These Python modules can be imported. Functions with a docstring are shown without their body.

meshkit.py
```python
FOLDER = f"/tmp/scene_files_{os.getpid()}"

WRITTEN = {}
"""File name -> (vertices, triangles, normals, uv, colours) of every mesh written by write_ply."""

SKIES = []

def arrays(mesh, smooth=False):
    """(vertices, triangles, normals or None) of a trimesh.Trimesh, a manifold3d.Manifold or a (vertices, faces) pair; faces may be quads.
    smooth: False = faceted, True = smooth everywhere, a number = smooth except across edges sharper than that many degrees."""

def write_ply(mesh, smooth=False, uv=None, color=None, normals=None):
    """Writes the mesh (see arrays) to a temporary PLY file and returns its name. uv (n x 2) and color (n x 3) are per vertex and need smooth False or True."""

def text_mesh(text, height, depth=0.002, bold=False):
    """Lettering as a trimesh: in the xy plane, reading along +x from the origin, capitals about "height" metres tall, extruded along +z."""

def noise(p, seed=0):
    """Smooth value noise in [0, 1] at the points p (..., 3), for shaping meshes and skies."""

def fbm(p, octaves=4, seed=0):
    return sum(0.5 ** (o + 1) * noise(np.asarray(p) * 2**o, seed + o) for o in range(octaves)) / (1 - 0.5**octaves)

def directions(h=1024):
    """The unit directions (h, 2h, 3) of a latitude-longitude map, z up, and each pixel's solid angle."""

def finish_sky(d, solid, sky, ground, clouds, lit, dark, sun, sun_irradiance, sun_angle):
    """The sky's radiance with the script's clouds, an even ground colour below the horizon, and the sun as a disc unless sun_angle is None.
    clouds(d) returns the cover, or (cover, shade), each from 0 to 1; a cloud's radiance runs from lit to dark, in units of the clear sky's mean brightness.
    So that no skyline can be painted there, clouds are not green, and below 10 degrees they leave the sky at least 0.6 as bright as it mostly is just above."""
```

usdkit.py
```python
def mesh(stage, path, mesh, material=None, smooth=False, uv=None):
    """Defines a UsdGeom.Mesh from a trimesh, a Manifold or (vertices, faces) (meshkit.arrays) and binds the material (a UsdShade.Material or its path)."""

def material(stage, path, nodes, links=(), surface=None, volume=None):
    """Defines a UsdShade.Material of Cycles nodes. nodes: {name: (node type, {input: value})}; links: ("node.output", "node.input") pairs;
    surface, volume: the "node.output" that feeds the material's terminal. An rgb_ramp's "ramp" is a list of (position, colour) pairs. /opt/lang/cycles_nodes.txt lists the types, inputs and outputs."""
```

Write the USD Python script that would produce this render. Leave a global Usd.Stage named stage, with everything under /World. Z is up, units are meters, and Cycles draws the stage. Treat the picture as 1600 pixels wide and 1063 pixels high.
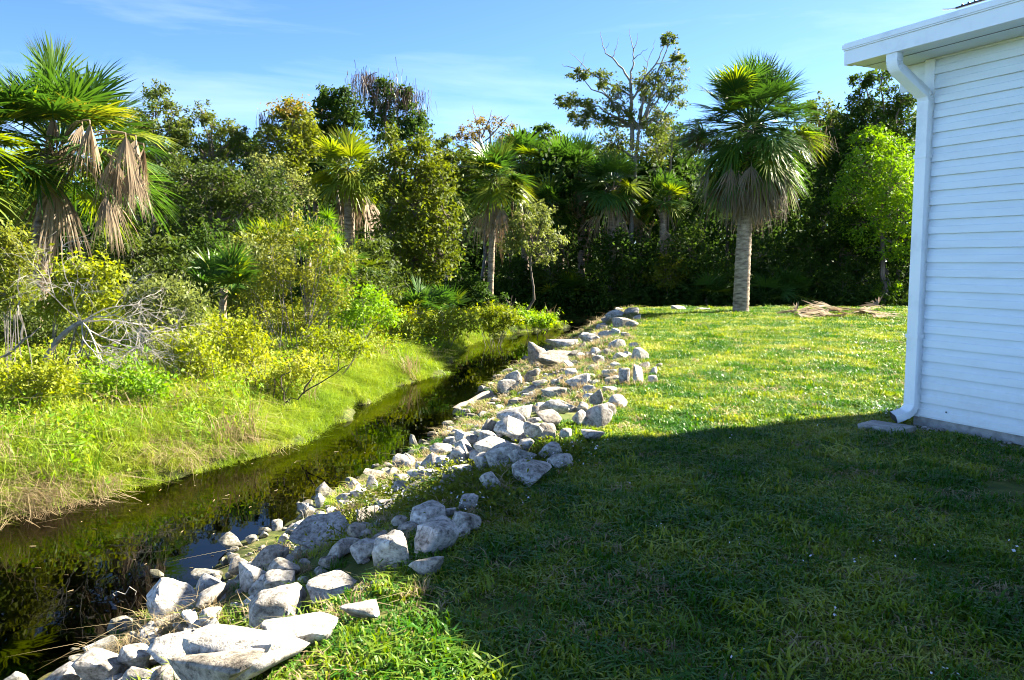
import math
import numpy as np, trimesh, usdkit, meshkit
from pxr import Usd, UsdGeom, UsdLux, UsdShade, Gf, Vt, Sdf

stage = Usd.Stage.CreateInMemory()
UsdGeom.SetStageUpAxis(stage, "Z")
UsdGeom.Xform.Define(stage, "/World")
UsdGeom.Scope.Define(stage, "/World/Looks")

# ------------------------------------------------------------------ camera, sky, sun, exposure
EYE, FPX, PITCH = 1.4, 1300.0, math.radians(5.43)
SUN_AZ, SUN_EL = math.atan2(0.900, 0.436), math.radians(35.0)     # clockwise from +y
SKY_STRENGTH, SUN_INTENSITY, EXPOSURE = 0.05, 1.25, 3.0
cam = UsdGeom.Camera.Define(stage, "/World/camera")
cam.CreateProjectionAttr("perspective")
cam.CreateHorizontalApertureAttr(36.0)
cam.CreateVerticalApertureAttr(36.0 * 680 / 1024)
cam.CreateFocalLengthAttr(36.0 * FPX / 1600)
cam.CreateClippingRangeAttr(Gf.Vec2f(0.05, 3000))
cam.AddTranslateOp().Set(Gf.Vec3d(0, 0, EYE))
cam.AddRotateXOp().Set(90 - math.degrees(PITCH))
cam.CreateExposureAttr(EXPOSURE)

dome = UsdLux.DomeLight.Define(stage, "/World/sky")
dome.CreateIntensityAttr(1.0)
sky_mat = usdkit.material(stage, "/World/Looks/sky_air", {
    "sky": ("sky_texture", {"sky_type": "single_scattering", "sun_disc": False, "sun_elevation": SUN_EL, "sun_rotation": SUN_AZ,
                            "air_density": 0.50, "aerosol_density": 0.30, "ozone_density": 2.5}),
    "sat": ("hsv", {"hue": 0.5, "saturation": 1.15, "value": 0.92}),
    "tc": ("texture_coordinate", {}),
    "mp": ("mapping", {"scale": (1.0, 1.6, 9.0), "rotation": (0.0, 0.12, 0.3)}),
    "nz": ("noise_texture", {"scale": 1.7, "detail": 6.0, "roughness": 0.55, "distortion": 0.4}),
    "rp": ("rgb_ramp", {"ramp": [(0.0, (0, 0, 0)), (0.44, (0, 0, 0)), (0.66, (0.14, 0.14, 0.14)), (1.0, (0.45, 0.45, 0.45))]}),
    "cl": ("mix", {"mix_type": "mix", "color2": (6.6, 7.0, 7.4)}),
    "bg": ("background_shader", {"strength": SKY_STRENGTH})},
    [("tc.generated", "mp.vector"), ("mp.vector", "nz.vector"), ("nz.fac", "rp.fac"), ("rp.color", "cl.fac"),
     ("sky.color", "sat.color"), ("sat.color", "cl.color1"), ("cl.color", "bg.color")], surface="bg.background")
UsdShade.MaterialBindingAPI.Apply(dome.GetPrim()).Bind(sky_mat)
dome.GetPrim().SetCustomDataByKey("kind", "structure")

sun = UsdLux.DistantLight.Define(stage, "/World/sun")
sun.CreateIntensityAttr(SUN_INTENSITY)
sun.CreateAngleAttr(0.53)
sun.CreateColorAttr(Gf.Vec3f(1.0, 0.91, 0.74))
sun.GetPrim().CreateAttribute("inputs:normalize", Sdf.ValueTypeNames.Bool).Set(True)
sun.AddRotateZOp().Set(-math.degrees(SUN_AZ))
sun.AddRotateXOp().Set(90 - math.degrees(SUN_EL) + 180)   # -z axis pointing down from the sun
SUN = np.array([math.sin(SUN_AZ) * math.cos(SUN_EL), math.cos(SUN_AZ) * math.cos(SUN_EL), math.sin(SUN_EL)])
sun.ClearXformOpOrder()
_z = SUN; _x = np.cross([0, 0, 1.0], _z); _x /= np.linalg.norm(_x); _y = np.cross(_z, _x)
sun.AddTransformOp().Set(Gf.Matrix4d(*[*_x, 0], *[*_y, 0], *[*_z, 0], 0, 0, 0, 1))

# ------------------------------------------------------------------ helpers
_used = {}
def path_for(name, parent="/World"):
    key = (parent, name)
    n = _used.get(key, -1) + 1
    _used[key] = n
    return f"{parent}/{name}" if n == 0 else f"{parent}/{name}_{n:03d}"

def tag(prim, label=None, cat=None, group=None, kind=None):
    prim = prim.GetPrim() if hasattr(prim, "GetPrim") else prim
    for k, v in (("label", label), ("category", cat), ("group", group), ("kind", kind)):
        if v:
            prim.SetCustomDataByKey(k, v)
    return prim

def thing(name, label, cat, loc=(0, 0, 0), rotz=0.0, group=None, kind=None):
    x = UsdGeom.Xform.Define(stage, path_for(name))
    x.AddTranslateOp().Set(Gf.Vec3d(*map(float, loc)))
    if rotz:
        x.AddRotateZOp().Set(math.degrees(rotz))
    tag(x, label, cat, group, kind)
    return str(x.GetPath()), np.array(loc, float)

def part(name, mesh, mat, parent="/World", smooth=False, origin=None):
    if isinstance(mesh, tuple):
        v, f = mesh
    else:
        v, f = np.array(mesh.vertices), np.array(mesh.faces)
    if origin is not None:
        v = np.asarray(v) - origin
    if smooth is False:
        m = UsdGeom.Mesh.Define(stage, path_for(name, parent))
        v = np.asarray(v, np.float32); f = np.asarray(f, np.int32)
        m.CreatePointsAttr(Vt.Vec3fArray.FromNumpy(np.ascontiguousarray(v)))
        m.CreateFaceVertexCountsAttr(Vt.IntArray.FromNumpy(np.full(len(f), f.shape[1], np.int32)))
        m.CreateFaceVertexIndicesAttr(Vt.IntArray.FromNumpy(np.ascontiguousarray(f).ravel()))
        m.CreateSubdivisionSchemeAttr("none")
        if len(v):
            m.CreateExtentAttr(Vt.Vec3fArray.FromNumpy(np.array([v.min(0), v.max(0)], np.float32)))
        UsdShade.MaterialBindingAPI.Apply(m.GetPrim()).Bind(mat)
    else:
        m = usdkit.mesh(stage, path_for(name, parent), (v, f), mat, smooth=smooth)
    return m.GetPrim()

def join(parts):
    parts = [p for p in parts if len(p[0])]
    if not parts:
        return np.zeros((0, 3)), np.zeros((0, 3), int)
    off, vs, fs = 0, [], []
    for v, f in parts:
        vs.append(v); fs.append(np.asarray(f) + off); off += len(v)
    return np.vstack(vs), np.vstack(fs)

def unit(a):
    a = np.asarray(a, float)
    return a / np.maximum(np.linalg.norm(a, axis=-1, keepdims=True), 1e-9)

def sticks(A, B, ra, rb, sides=3):
    """Tapered prisms from A to B, all at once (triangles)."""
    A, B = np.atleast_2d(A).astype(float), np.atleast_2d(B).astype(float)
    n = len(A)
    ra, rb = np.broadcast_to(ra, n), np.broadcast_to(rb, n)
    d = unit(B - A)
    ref = np.where(np.abs(d[:, 2:3]) > 0.9, [[1.0, 0, 0]], [[0, 0, 1.0]])
    x = unit(np.cross(d, ref)); y = np.cross(d, x)
    ang = np.arange(sides) / sides * 2 * np.pi
    ring = x[:, None] * np.cos(ang)[None, :, None] + y[:, None] * np.sin(ang)[None, :, None]
    V = np.concatenate([A[:, None] + ring * ra[:, None, None], B[:, None] + ring * rb[:, None, None]], 1)
    i = np.arange(sides); j = (i + 1) % sides
    F = np.concatenate([np.stack([i, j, j + sides], 1), np.stack([i, j + sides, i + sides], 1)])
    return V.reshape(-1, 3), (F[None] + (np.arange(n) * 2 * sides)[:, None, None]).reshape(-1, 3)

def tube(P, R, sides=8, cap=True):
    """A swept, welded tube along the polyline P."""
    P = np.asarray(P, float); R = np.broadcast_to(np.asarray(R, float), len(P))
    T = unit(np.gradient(P, axis=0))
    ref = np.array([1.0, 0, 0]) if abs(T[0][0]) < 0.8 else np.array([0, 1.0, 0])
    V = []
    for k in range(len(P)):
        x = unit(ref - T[k] * np.dot(ref, T[k])); y = np.cross(T[k], x); ref = x
        a = np.arange(sides) / sides * 2 * np.pi
        V.append(P[k] + R[k] * (np.cos(a)[:, None] * x + np.sin(a)[:, None] * y))
    V = np.vstack(V); F = []
    i = np.arange(sides); j = (i + 1) % sides
    for k in range(len(P) - 1):
        b = k * sides
        F += [np.stack([b + i, b + j, b + sides + j], 1), np.stack([b + i, b + sides + j, b + sides + i], 1)]
    if cap:
        V = np.vstack([V, P[:1], P[-1:]])
        F += [np.stack([np.full(sides, len(V) - 2), j, i], 1), np.stack([np.full(sides, len(V) - 1), (len(P) - 1) * sides + i, (len(P) - 1) * sides + j], 1)]
    return V, np.vstack(F)

def bez(a, b, c, n):
    t = np.linspace(0, 1, n)[:, None]
    return (1 - t) ** 2 * np.asarray(a) + 2 * t * (1 - t) * np.asarray(b) + t * t * np.asarray(c)

def box(x0, x1, y0, y1, z0, z1):
    m = trimesh.creation.box([x1 - x0, y1 - y0, z1 - z0])
    m.apply_translation([(x0 + x1) / 2, (y0 + y1) / 2, (z0 + z1) / 2])
    return np.array(m.vertices), np.array(m.faces)

def at(px, py, y):
    """World point at depth y on the sight line through photo pixel (px, py)."""
    u, v = (px - 800) / FPX, (531.5 - py) / FPX
    d = np.array([u, math.cos(PITCH) + v * math.sin(PITCH), -math.sin(PITCH) + v * math.cos(PITCH)])
    return np.array([0, 0, EYE]) + d * (y / d[1])

# ------------------------------------------------------------------ terrain
WATER = -0.80
LAWN_E = np.array([(-3.2, -3.0), (-1.6, 0.5), (-0.85, 2.67), (-0.40, 3.6), (-0.25, 4.55), (0.20, 5.75), (0.75, 6.87), (1.45, 9.4), (1.75, 12), (2.1, 15), (2.7, 19), (3.2, 22.2), (3.6, 24.3), (4.2, 40)])
SHORE_R = np.array([(-4.5, -3), (-2.75, 1.5), (-2.5, 4.2), (-2.35, 5.0), (-2.2, 5.6), (-2.05, 6.4), (-1.85, 7.34), (-1.25, 9.04), (-0.95, 10.4), (-0.70, 12.5), (-0.30, 15.6), (0.44, 18.8), (1.25, 22.4), (2.0, 24.6), (2.6, 26), (3.2, 40)])
SHORE_L = np.array([(-6.5, -3), (-5.4, 3), (-4.6, 6), (-4.35, 7.06), (-3.9, 7.5), (-3.6, 8.0), (-3.25, 8.5), (-2.9, 9.1), (-2.65, 9.7), (-2.5, 10.4), (-2.4, 11.4), (-2.25, 13.0), (-1.95, 14.5), (-1.45, 16.1), (-1.35, 18.8), (-1.2, 21.6), (-0.5, 24.5), (0.7, 26.2), (1.8, 27.0), (1.9, 27.5), (0.6, 28.0), (-1.5, 28.5), (-4, 29), (-8, 29.6), (-9, 40)])
def lawn_x(y): return np.interp(y, LAWN_E[:, 1], LAWN_E[:, 0])
def shore_r(y): return np.interp(y, SHORE_R[:, 1], SHORE_R[:, 0])
def shore_l(y): return np.interp(y, SHORE_L[:, 1], SHORE_L[:, 0])
def height(x, y):
    x, y = np.asarray(x, float), np.asarray(y, float)
    p = np.stack([x, y, np.zeros_like(x)], -1)
    n1 = meshkit.fbm(p * 0.55, 3, 3) - 0.5
    n2 = meshkit.fbm(p * 2.3, 3, 5) - 0.5
    jx = 0.25 * (meshkit.noise(p * 1.3, 8) - 0.5) + 0.12 * (meshkit.noise(p * 4, 9) - 0.5)
    xe = x + jx
    e, r, l = lawn_x(y), shore_r(y), shore_l(y)
    t = (e - xe) / (e - r)
    s = np.clip(t, 0, 1)
    zr = WATER * (0.35 * s + 0.65 * s * s * (3 - 2 * s)) - 0.45 * (1 - np.exp(-np.clip(t - 1, 0, 9) * (e - r) / 0.45))
    ty = np.clip((y - 24.2 - 1.2 * n1) / 1.8, 0, 2)
    zr = np.minimum(zr + 0.05 * n1, -0.8 * ty * ty * (3 - np.minimum(2 * ty, 3))) + 0.03 * n2 * (0.3 + s)
    zr = np.where(ty > 1, np.minimum(zr, -1.2), zr)
    w = l - xe + 0.34 * (meshkit.noise(p * 2.1, 18) - 0.5) + 0.14 * (meshkit.noise(p * 6.5, 19) - 0.5)
    zl = np.where(w > 0, WATER + 0.26 * (1 - np.exp(-np.maximum(w, 0) / 0.35)) + 0.035 * np.clip(w, 0, 14) + 0.10 * n1 + 0.05 * n2, WATER + 0.9 * np.clip(w, -0.5, 0))
    zr = zr + 0.20 * np.exp(-(((x - 0.0) / 0.75) ** 2 + ((y - 7.0) / 0.75) ** 2))
    f = y - (29.6 + 0.6 * n1)
    zf = np.where(f > 0, WATER + 0.5 * (1 - np.exp(-np.maximum(f, 0) / 0.7)) + 0.02 * np.clip(f, 0, 20) + 0.1 * n1, WATER + 0.5 * np.clip(f, -0.9, 0))
    return np.maximum(np.maximum(zr, zl), zf)

def hit(px, py):
    """Where the sight line through a photo pixel meets the ground."""
    u, v = (px - 800) / FPX, (531.5 - py) / FPX
    d = np.array([u, math.cos(PITCH) + v * math.sin(PITCH), -math.sin(PITCH) + v * math.cos(PITCH)])
    t = np.arange(1.5, 45, 0.02)
    P = np.array([0, 0, EYE]) + d * t[:, None]
    below = np.nonzero(P[:, 2] < np.maximum(height(P[:, 0], P[:, 1]), WATER - 0.05))[0]
    return P[below[0]] if len(below) else P[-1]

def axis(fine0, fine1, step, lo, hi):
    a = list(np.arange(fine0, fine1 + 1e-6, step))
    s, x = step, fine1
    while x < hi:
        s *= 1.25; x += s; a.append(x)
    s, x, b = step, fine0, []
    while x > lo:
        s *= 1.25; x -= s; b.append(x)
    return np.array(b[::-1] + a)

# ------------------------------------------------------------------ materials
def M(name, nodes, links, surface): return usdkit.material(stage, "/World/Looks/" + name, nodes, links, surface)

def leaf_mat(name, ramp, trans=0.38, rough=0.45, tint=1.6, spec=0.35):
    """Leaf: colour varies from leaf to leaf and slowly through space; part of the light passes through."""
    return M(name, {
        "g": ("geometry", {}), "oi": ("object_info", {}),
        "nz": ("noise_texture", {"scale": 1.1, "detail": 2.0}),
        "a1": ("math", {"math_type": "multiply_add", "value2": 0.55, "value3": -0.15}),
        "a2": ("math", {"math_type": "multiply_add", "value2": 0.8}),
        "fr": ("math", {"math_type": "multiply_add", "value2": 0.35}),
        "rp": ("rgb_ramp", {"ramp": ramp}),
        "p": ("principled_bsdf", {"roughness": rough, "specular_ior_level": spec}),
        "br": ("hsv", {"hue": 0.485, "saturation": 1.1, "value": tint}),
        "t": ("translucent_bsdf", {}),
        "m": ("mix_closure", {"fac": trans})},
        [("g.position", "nz.vector"), ("g.random_per_island", "a1.value1"), ("nz.fac", "a2.value1"), ("a1.value", "a2.value3"),
         ("oi.random", "fr.value1"), ("a2.value", "fr.value3"), ("fr.value", "rp.fac"), ("rp.color", "p.base_color"), ("rp.color", "br.color"), ("br.color", "t.color"),
         ("p.BSDF", "m.closure1"), ("t.BSDF", "m.closure2")], "m.closure")

L_OLIVE = leaf_mat("leaf_olive", [(0, (0.045, 0.075, 0.009)), (0.5, (0.11, 0.14, 0.015)), (1, (0.22, 0.23, 0.035))], rough=0.6, spec=0.15)
L_DEEP = leaf_mat("leaf_deep_green", [(0, (0.014, 0.036, 0.008)), (0.5, (0.034, 0.070, 0.012)), (1, (0.085, 0.115, 0.02))], rough=0.65, spec=0.06)
L_OAK = leaf_mat("leaf_oak", [(0, (0.025, 0.05, 0.009)), (0.5, (0.06, 0.09, 0.014)), (1, (0.16, 0.17, 0.03))], rough=0.6, spec=0.2)
L_WILLOW = leaf_mat("leaf_willow", [(0, (0.08, 0.11, 0.012)), (0.5, (0.19, 0.21, 0.025)), (1, (0.36, 0.32, 0.07))], rough=0.6, spec=0.2)
L_YELLOW = leaf_mat("leaf_yellow_green", [(0, (0.10, 0.15, 0.012)), (0.5, (0.21, 0.25, 0.022)), (1, (0.34, 0.32, 0.05))], rough=0.6, spec=0.2)
L_LIME = leaf_mat("leaf_lime", [(0, (0.06, 0.16, 0.010)), (0.5, (0.14, 0.26, 0.015)), (1, (0.26, 0.34, 0.03))], rough=0.6, spec=0.2)
L_GREY = leaf_mat("leaf_grey_green", [(0, (0.07, 0.10, 0.022)), (0.5, (0.15, 0.185, 0.045)), (1, (0.27, 0.28, 0.09))], rough=0.55, spec=0.25)
L_BROWN = leaf_mat("leaf_tawny", [(0, (0.08, 0.066, 0.016)), (0.5, (0.16, 0.125, 0.026)), (1, (0.22, 0.20, 0.045))], rough=0.6, spec=0.15)
L_VINE = leaf_mat("vine_strand", [(0, (0.03, 0.02, 0.016)), (0.5, (0.06, 0.04, 0.03)), (1, (0.10, 0.07, 0.05))], trans=0.15)
L_FROND = leaf_mat("frond_green", [(0, (0.018, 0.055, 0.010)), (0.5, (0.04, 0.10, 0.014)), (1, (0.10, 0.16, 0.02))], trans=0.32, rough=0.42, spec=0.3)
L_FRONDY = leaf_mat("frond_yellow", [(0, (0.06, 0.12, 0.012)), (0.5, (0.14, 0.19, 0.018)), (1, (0.30, 0.27, 0.04))], trans=0.35, rough=0.45, spec=0.25)
L_DEAD = leaf_mat("frond_dead", [(0, (0.12, 0.085, 0.05)), (0.5, (0.28, 0.21, 0.135)), (1, (0.50, 0.42, 0.31))], trans=0.15, rough=0.7, tint=1.1, spec=0.2)
L_SKIRT = leaf_mat("frond_skirt", [(0, (0.075, 0.058, 0.042)), (0.5, (0.18, 0.148, 0.115)), (1, (0.36, 0.315, 0.26))], trans=0.12, rough=0.75, tint=1.1, spec=0.15)
L_GRASS = leaf_mat("grass_lawn", [(0, (0.007, 0.060, 0.003)), (0.36, (0.035, 0.12, 0.006)), (0.62, (0.23, 0.28, 0.028)), (1, (0.62, 0.55, 0.24))], trans=0.35, tint=1.4, spec=0.25)
L_BANK = leaf_mat("grass_bank", [(0, (0.08, 0.17, 0.010)), (0.5, (0.21, 0.29, 0.024)), (1, (0.46, 0.42, 0.11))], trans=0.4, tint=1.4)
L_DRY = leaf_mat("grass_dry", [(0, (0.16, 0.12, 0.06)), (0.5, (0.30, 0.24, 0.13)), (1, (0.45, 0.38, 0.22))], trans=0.3, tint=1.2, rough=0.7)
L_RED = leaf_mat("leaf_litter", [(0, (0.10, 0.02, 0.006)), (0.5, (0.35, 0.07, 0.012)), (1, (0.45, 0.2, 0.03))], trans=0.1, tint=1.0)
L_PETAL = leaf_mat("petal", [(0, (0.6, 0.58, 0.7)), (1, (0.85, 0.85, 0.88))], trans=0.3, tint=1.0)

def noise_mat(name, ramp, scale, rough=0.8, bump=0.3, dist=0.02, detail=6.0, coord="position", stretch=(1, 1, 1), spec=0.3):
    nodes = {"g": ("geometry", {}), "tc": ("texture_coordinate", {}), "mp": ("mapping", {"scale": stretch}),
             "n": ("noise_texture", {"scale": scale, "detail": detail, "roughness": 0.6}),
             "rp": ("rgb_ramp", {"ramp": ramp}),
             "b": ("bump", {"strength": bump, "distance": dist}),
             "p": ("principled_bsdf", {"roughness": rough, "specular_ior_level": spec})}
    src = "g.position" if coord == "position" else "tc.object"
    return M(name, nodes, [(src, "mp.vector"), ("mp.vector", "n.vector"), ("n.fac", "rp.fac"), ("rp.color", "p.base_color"), ("n.fac", "b.height"), ("b.normal", "p.normal")], "p.BSDF")

BARK = noise_mat("bark", [(0.3, (0.04, 0.03, 0.022)), (0.6, (0.13, 0.10, 0.075)), (0.8, (0.22, 0.19, 0.15))], 9, stretch=(1, 1, 0.25))
BARK_GREY = noise_mat("bark_grey", [(0.3, (0.07, 0.06, 0.05)), (0.7, (0.20, 0.185, 0.165))], 14)
BARK_DARK = noise_mat("bark_dark", [(0.3, (0.02, 0.015, 0.012)), (0.7, (0.07, 0.05, 0.04))], 14)
TWIG_PALE = noise_mat("twig_pale", [(0.3, (0.16, 0.145, 0.125)), (0.7, (0.34, 0.32, 0.29))], 20)
PALM_BARK = noise_mat("palm_bark", [(0.32, (0.06, 0.045, 0.03)), (0.5, (0.19, 0.145, 0.10)), (0.7, (0.32, 0.26, 0.19))], 5, bump=0.7, dist=0.03, stretch=(1, 1, 3.5))

GROUND = M("ground_soil", {
    "g": ("geometry", {}), "sx": ("separate_xyz", {}),
    "n": ("noise_texture", {"scale": 7.0, "detail": 8.0, "roughness": 0.65}),
    "n2": ("noise_texture", {"scale": 0.9, "detail": 3.0}),
    "soil": ("rgb_ramp", {"ramp": [(0.3, (0.018, 0.03, 0.008)), (0.5, (0.045, 0.06, 0.014)), (0.7, (0.15, 0.125, 0.055))]}),
    "grn": ("rgb_ramp", {"ramp": [(0.3, (0.03, 0.055, 0.010)), (0.55, (0.09, 0.115, 0.02)), (0.75, (0.2, 0.17, 0.07))]}),
    "mx": ("mix", {}),
    "mud": ("rgb_ramp", {"ramp": [(0.3, (0.006, 0.005, 0.003)), (0.7, (0.03, 0.02, 0.009))]}),
    "mr": ("map_range", {"from_min": -0.86, "from_max": -0.70, "to_min": 0.0, "to_max": 1.0, "clamp": True}),
    "mm": ("mix", {}),
    "b": ("bump", {"strength": 0.7, "distance": 0.03}),
    "p": ("principled_bsdf", {"roughness": 0.9, "specular_ior_level": 0.15})},
    [("g.position", "n.vector"), ("g.position", "n2.vector"), ("n.fac", "soil.fac"), ("n.fac", "grn.fac"), ("n2.fac", "mx.fac"), ("soil.color", "mx.color1"), ("grn.color", "mx.color2"),
     ("n.fac", "mud.fac"), ("g.position", "sx.vector"), ("sx.z", "mr.value"), ("mr.result", "mm.fac"), ("mud.color", "mm.color1"), ("mx.color", "mm.color2"),
     ("mm.color", "p.base_color"), ("n.fac", "b.height"), ("b.normal", "p.normal")], "p.BSDF")

WATERM = M("ditch_water", {
    "g": ("geometry", {}),
    "n": ("noise_texture", {"scale": 1.6, "detail": 3.0, "roughness": 0.5}),
    "b": ("bump", {"strength": 0.05, "distance": 0.05}),
    "f": ("fresnel", {"IOR": 1.33}),
    "t": ("transparent_bsdf", {"color": (0.022, 0.012, 0.004)}),
    "gl": ("glossy_bsdf", {"color": (0.95, 0.95, 0.95), "roughness": 0.015}),
    "fb": ("math", {"math_type": "multiply_add", "value2": 0.70, "value3": 0.0, "use_clamp": True}),
    "m": ("mix_closure", {})},
    [("g.position", "n.vector"), ("n.fac", "b.height"), ("b.normal", "gl.normal"), ("f.fac", "fb.value1"), ("fb.value", "m.fac"), ("t.BSDF", "m.closure1"), ("gl.BSDF", "m.closure2")], "m.closure")

STONE = M("limestone", {
    "tc": ("texture_coordinate", {}), "g": ("geometry", {}), "oi": ("object_info", {}),
    "n": ("noise_texture", {"scale": 9.0, "detail": 8.0, "roughness": 0.68}),
    "n2": ("noise_texture", {"scale": 38.0, "detail": 5.0, "roughness": 0.7}),
    "v": ("voronoi_texture", {"scale": 30.0}),
    "base": ("rgb_ramp", {"ramp": [(0.28, (0.12, 0.105, 0.09)), (0.42, (0.29, 0.28, 0.26)), (0.6, (0.48, 0.47, 0.45)), (0.8, (0.60, 0.59, 0.57))]}),
    "pit": ("rgb_ramp", {"ramp": [(0.34, (0.12, 0.11, 0.105)), (0.46, (0.62, 0.61, 0.6)), (0.58, (1, 1, 1))]}),
    "mul": ("mix", {"mix_type": "multiply", "fac": 0.85}),
    "tint": ("rgb_ramp", {"ramp": [(0.0, (0.62, 0.56, 0.48)), (0.3, (0.85, 0.82, 0.78)), (0.65, (0.98, 0.97, 0.95)), (1.0, (1.12, 1.12, 1.12))]}),
    "mul2": ("mix", {"mix_type": "multiply", "fac": 1.0}),
    "sx": ("separate_xyz", {}), "wl": ("math", {"math_type": "multiply_add", "value2": 0.35, "value3": -0.17}), "wz": ("math", {"math_type": "add"}),
    "wr": ("map_range", {"from_min": -0.80, "from_max": -0.62, "to_min": 0.85, "to_max": 0.0, "clamp": True}),
    "wet": ("mix", {"color2": (0.045, 0.045, 0.022)}),
    "add": ("math", {"math_type": "multiply_add", "value2": 0.6}),
    "b": ("bump", {"strength": 0.75, "distance": 0.018}),
    "p": ("principled_bsdf", {"roughness": 0.9, "specular_ior_level": 0.2})},
    [("g.position", "n.vector"), ("g.position", "n2.vector"), ("n.fac", "base.fac"), ("n2.fac", "pit.fac"), ("base.color", "mul.color1"), ("pit.color", "mul.color2"),
     ("oi.random", "tint.fac"), ("mul.color", "mul2.color1"), ("tint.color", "mul2.color2"), ("g.position", "sx.vector"), ("n.fac", "wl.value1"), ("wl.value", "wz.value1"), ("sx.z", "wz.value2"), ("wz.value", "wr.value"), ("wr.result", "wet.fac"), ("mul2.color", "wet.color1"), ("wet.color", "p.base_color"),
     ("n2.fac", "add.value1"), ("n.fac", "add.value3"), ("add.value", "b.height"), ("b.normal", "p.normal")], "p.BSDF")

VINYL = M("white_vinyl", {
    "g": ("geometry", {}), "mp": ("mapping", {"scale": (1, 1, 6)}),
    "n": ("noise_texture", {"scale": 3.0, "detail": 5.0}),
    "rp": ("rgb_ramp", {"ramp": [(0.3, (0.54, 0.61, 0.67)), (0.55, (0.57, 0.645, 0.71)), (0.8, (0.59, 0.665, 0.73))]}),
    "sx": ("separate_xyz", {}), "zr": ("map_range", {"from_min": 0.1, "from_max": 0.75, "to_min": 0.55, "to_max": 0.0, "clamp": True}),
    "n3": ("noise_texture", {"scale": 14.0, "detail": 6.0, "roughness": 0.7}), "zm": ("math", {"math_type": "multiply"}),
    "dirt": ("mix", {"color2": (0.40, 0.36, 0.27)}),
    "n2": ("noise_texture", {"scale": 120.0, "detail": 2.0}),
    "b": ("bump", {"strength": 0.08, "distance": 0.002}),
    "p": ("principled_bsdf", {"roughness": 0.42, "specular_ior_level": 0.4})},
    [("g.position", "mp.vector"), ("mp.vector", "n.vector"), ("n.fac", "rp.fac"), ("g.position", "sx.vector"), ("sx.z", "zr.value"), ("g.position", "n3.vector"), ("zr.result", "zm.value1"), ("n3.fac", "zm.value2"), ("zm.value", "dirt.fac"), ("rp.color", "dirt.color1"), ("dirt.color", "p.base_color"), ("g.position", "n2.vector"), ("n2.fac", "b.height"), ("b.normal", "p.normal")], "p.BSDF")
ALU = noise_mat("white_aluminium", [(0.25, (0.50, 0.55, 0.60)), (0.45, (0.62, 0.67, 0.715)), (0.8, (0.66, 0.71, 0.75))], 4, rough=0.3, bump=0.03, dist=0.003, spec=0.5)
CONCRETE = noise_mat("concrete", [(0.3, (0.17, 0.165, 0.16)), (0.7, (0.38, 0.37, 0.35))], 12, rough=0.9, bump=0.4, dist=0.008)
DARK = noise_mat("dark_metal", [(0.3, (0.02, 0.02, 0.022)), (0.7, (0.05, 0.05, 0.055))], 12, rough=0.5, bump=0.05, dist=0.002)
STEEL = noise_mat("grey_steel", [(0.3, (0.3, 0.3, 0.32)), (0.7, (0.5, 0.5, 0.52))], 20, rough=0.4, bump=0.05, dist=0.002)
WOOD = noise_mat("weathered_wood", [(0.3, (0.16, 0.13, 0.10)), (0.6, (0.36, 0.31, 0.25)), (0.8, (0.5, 0.45, 0.38))], 10, bump=0.6, dist=0.01)

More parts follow.
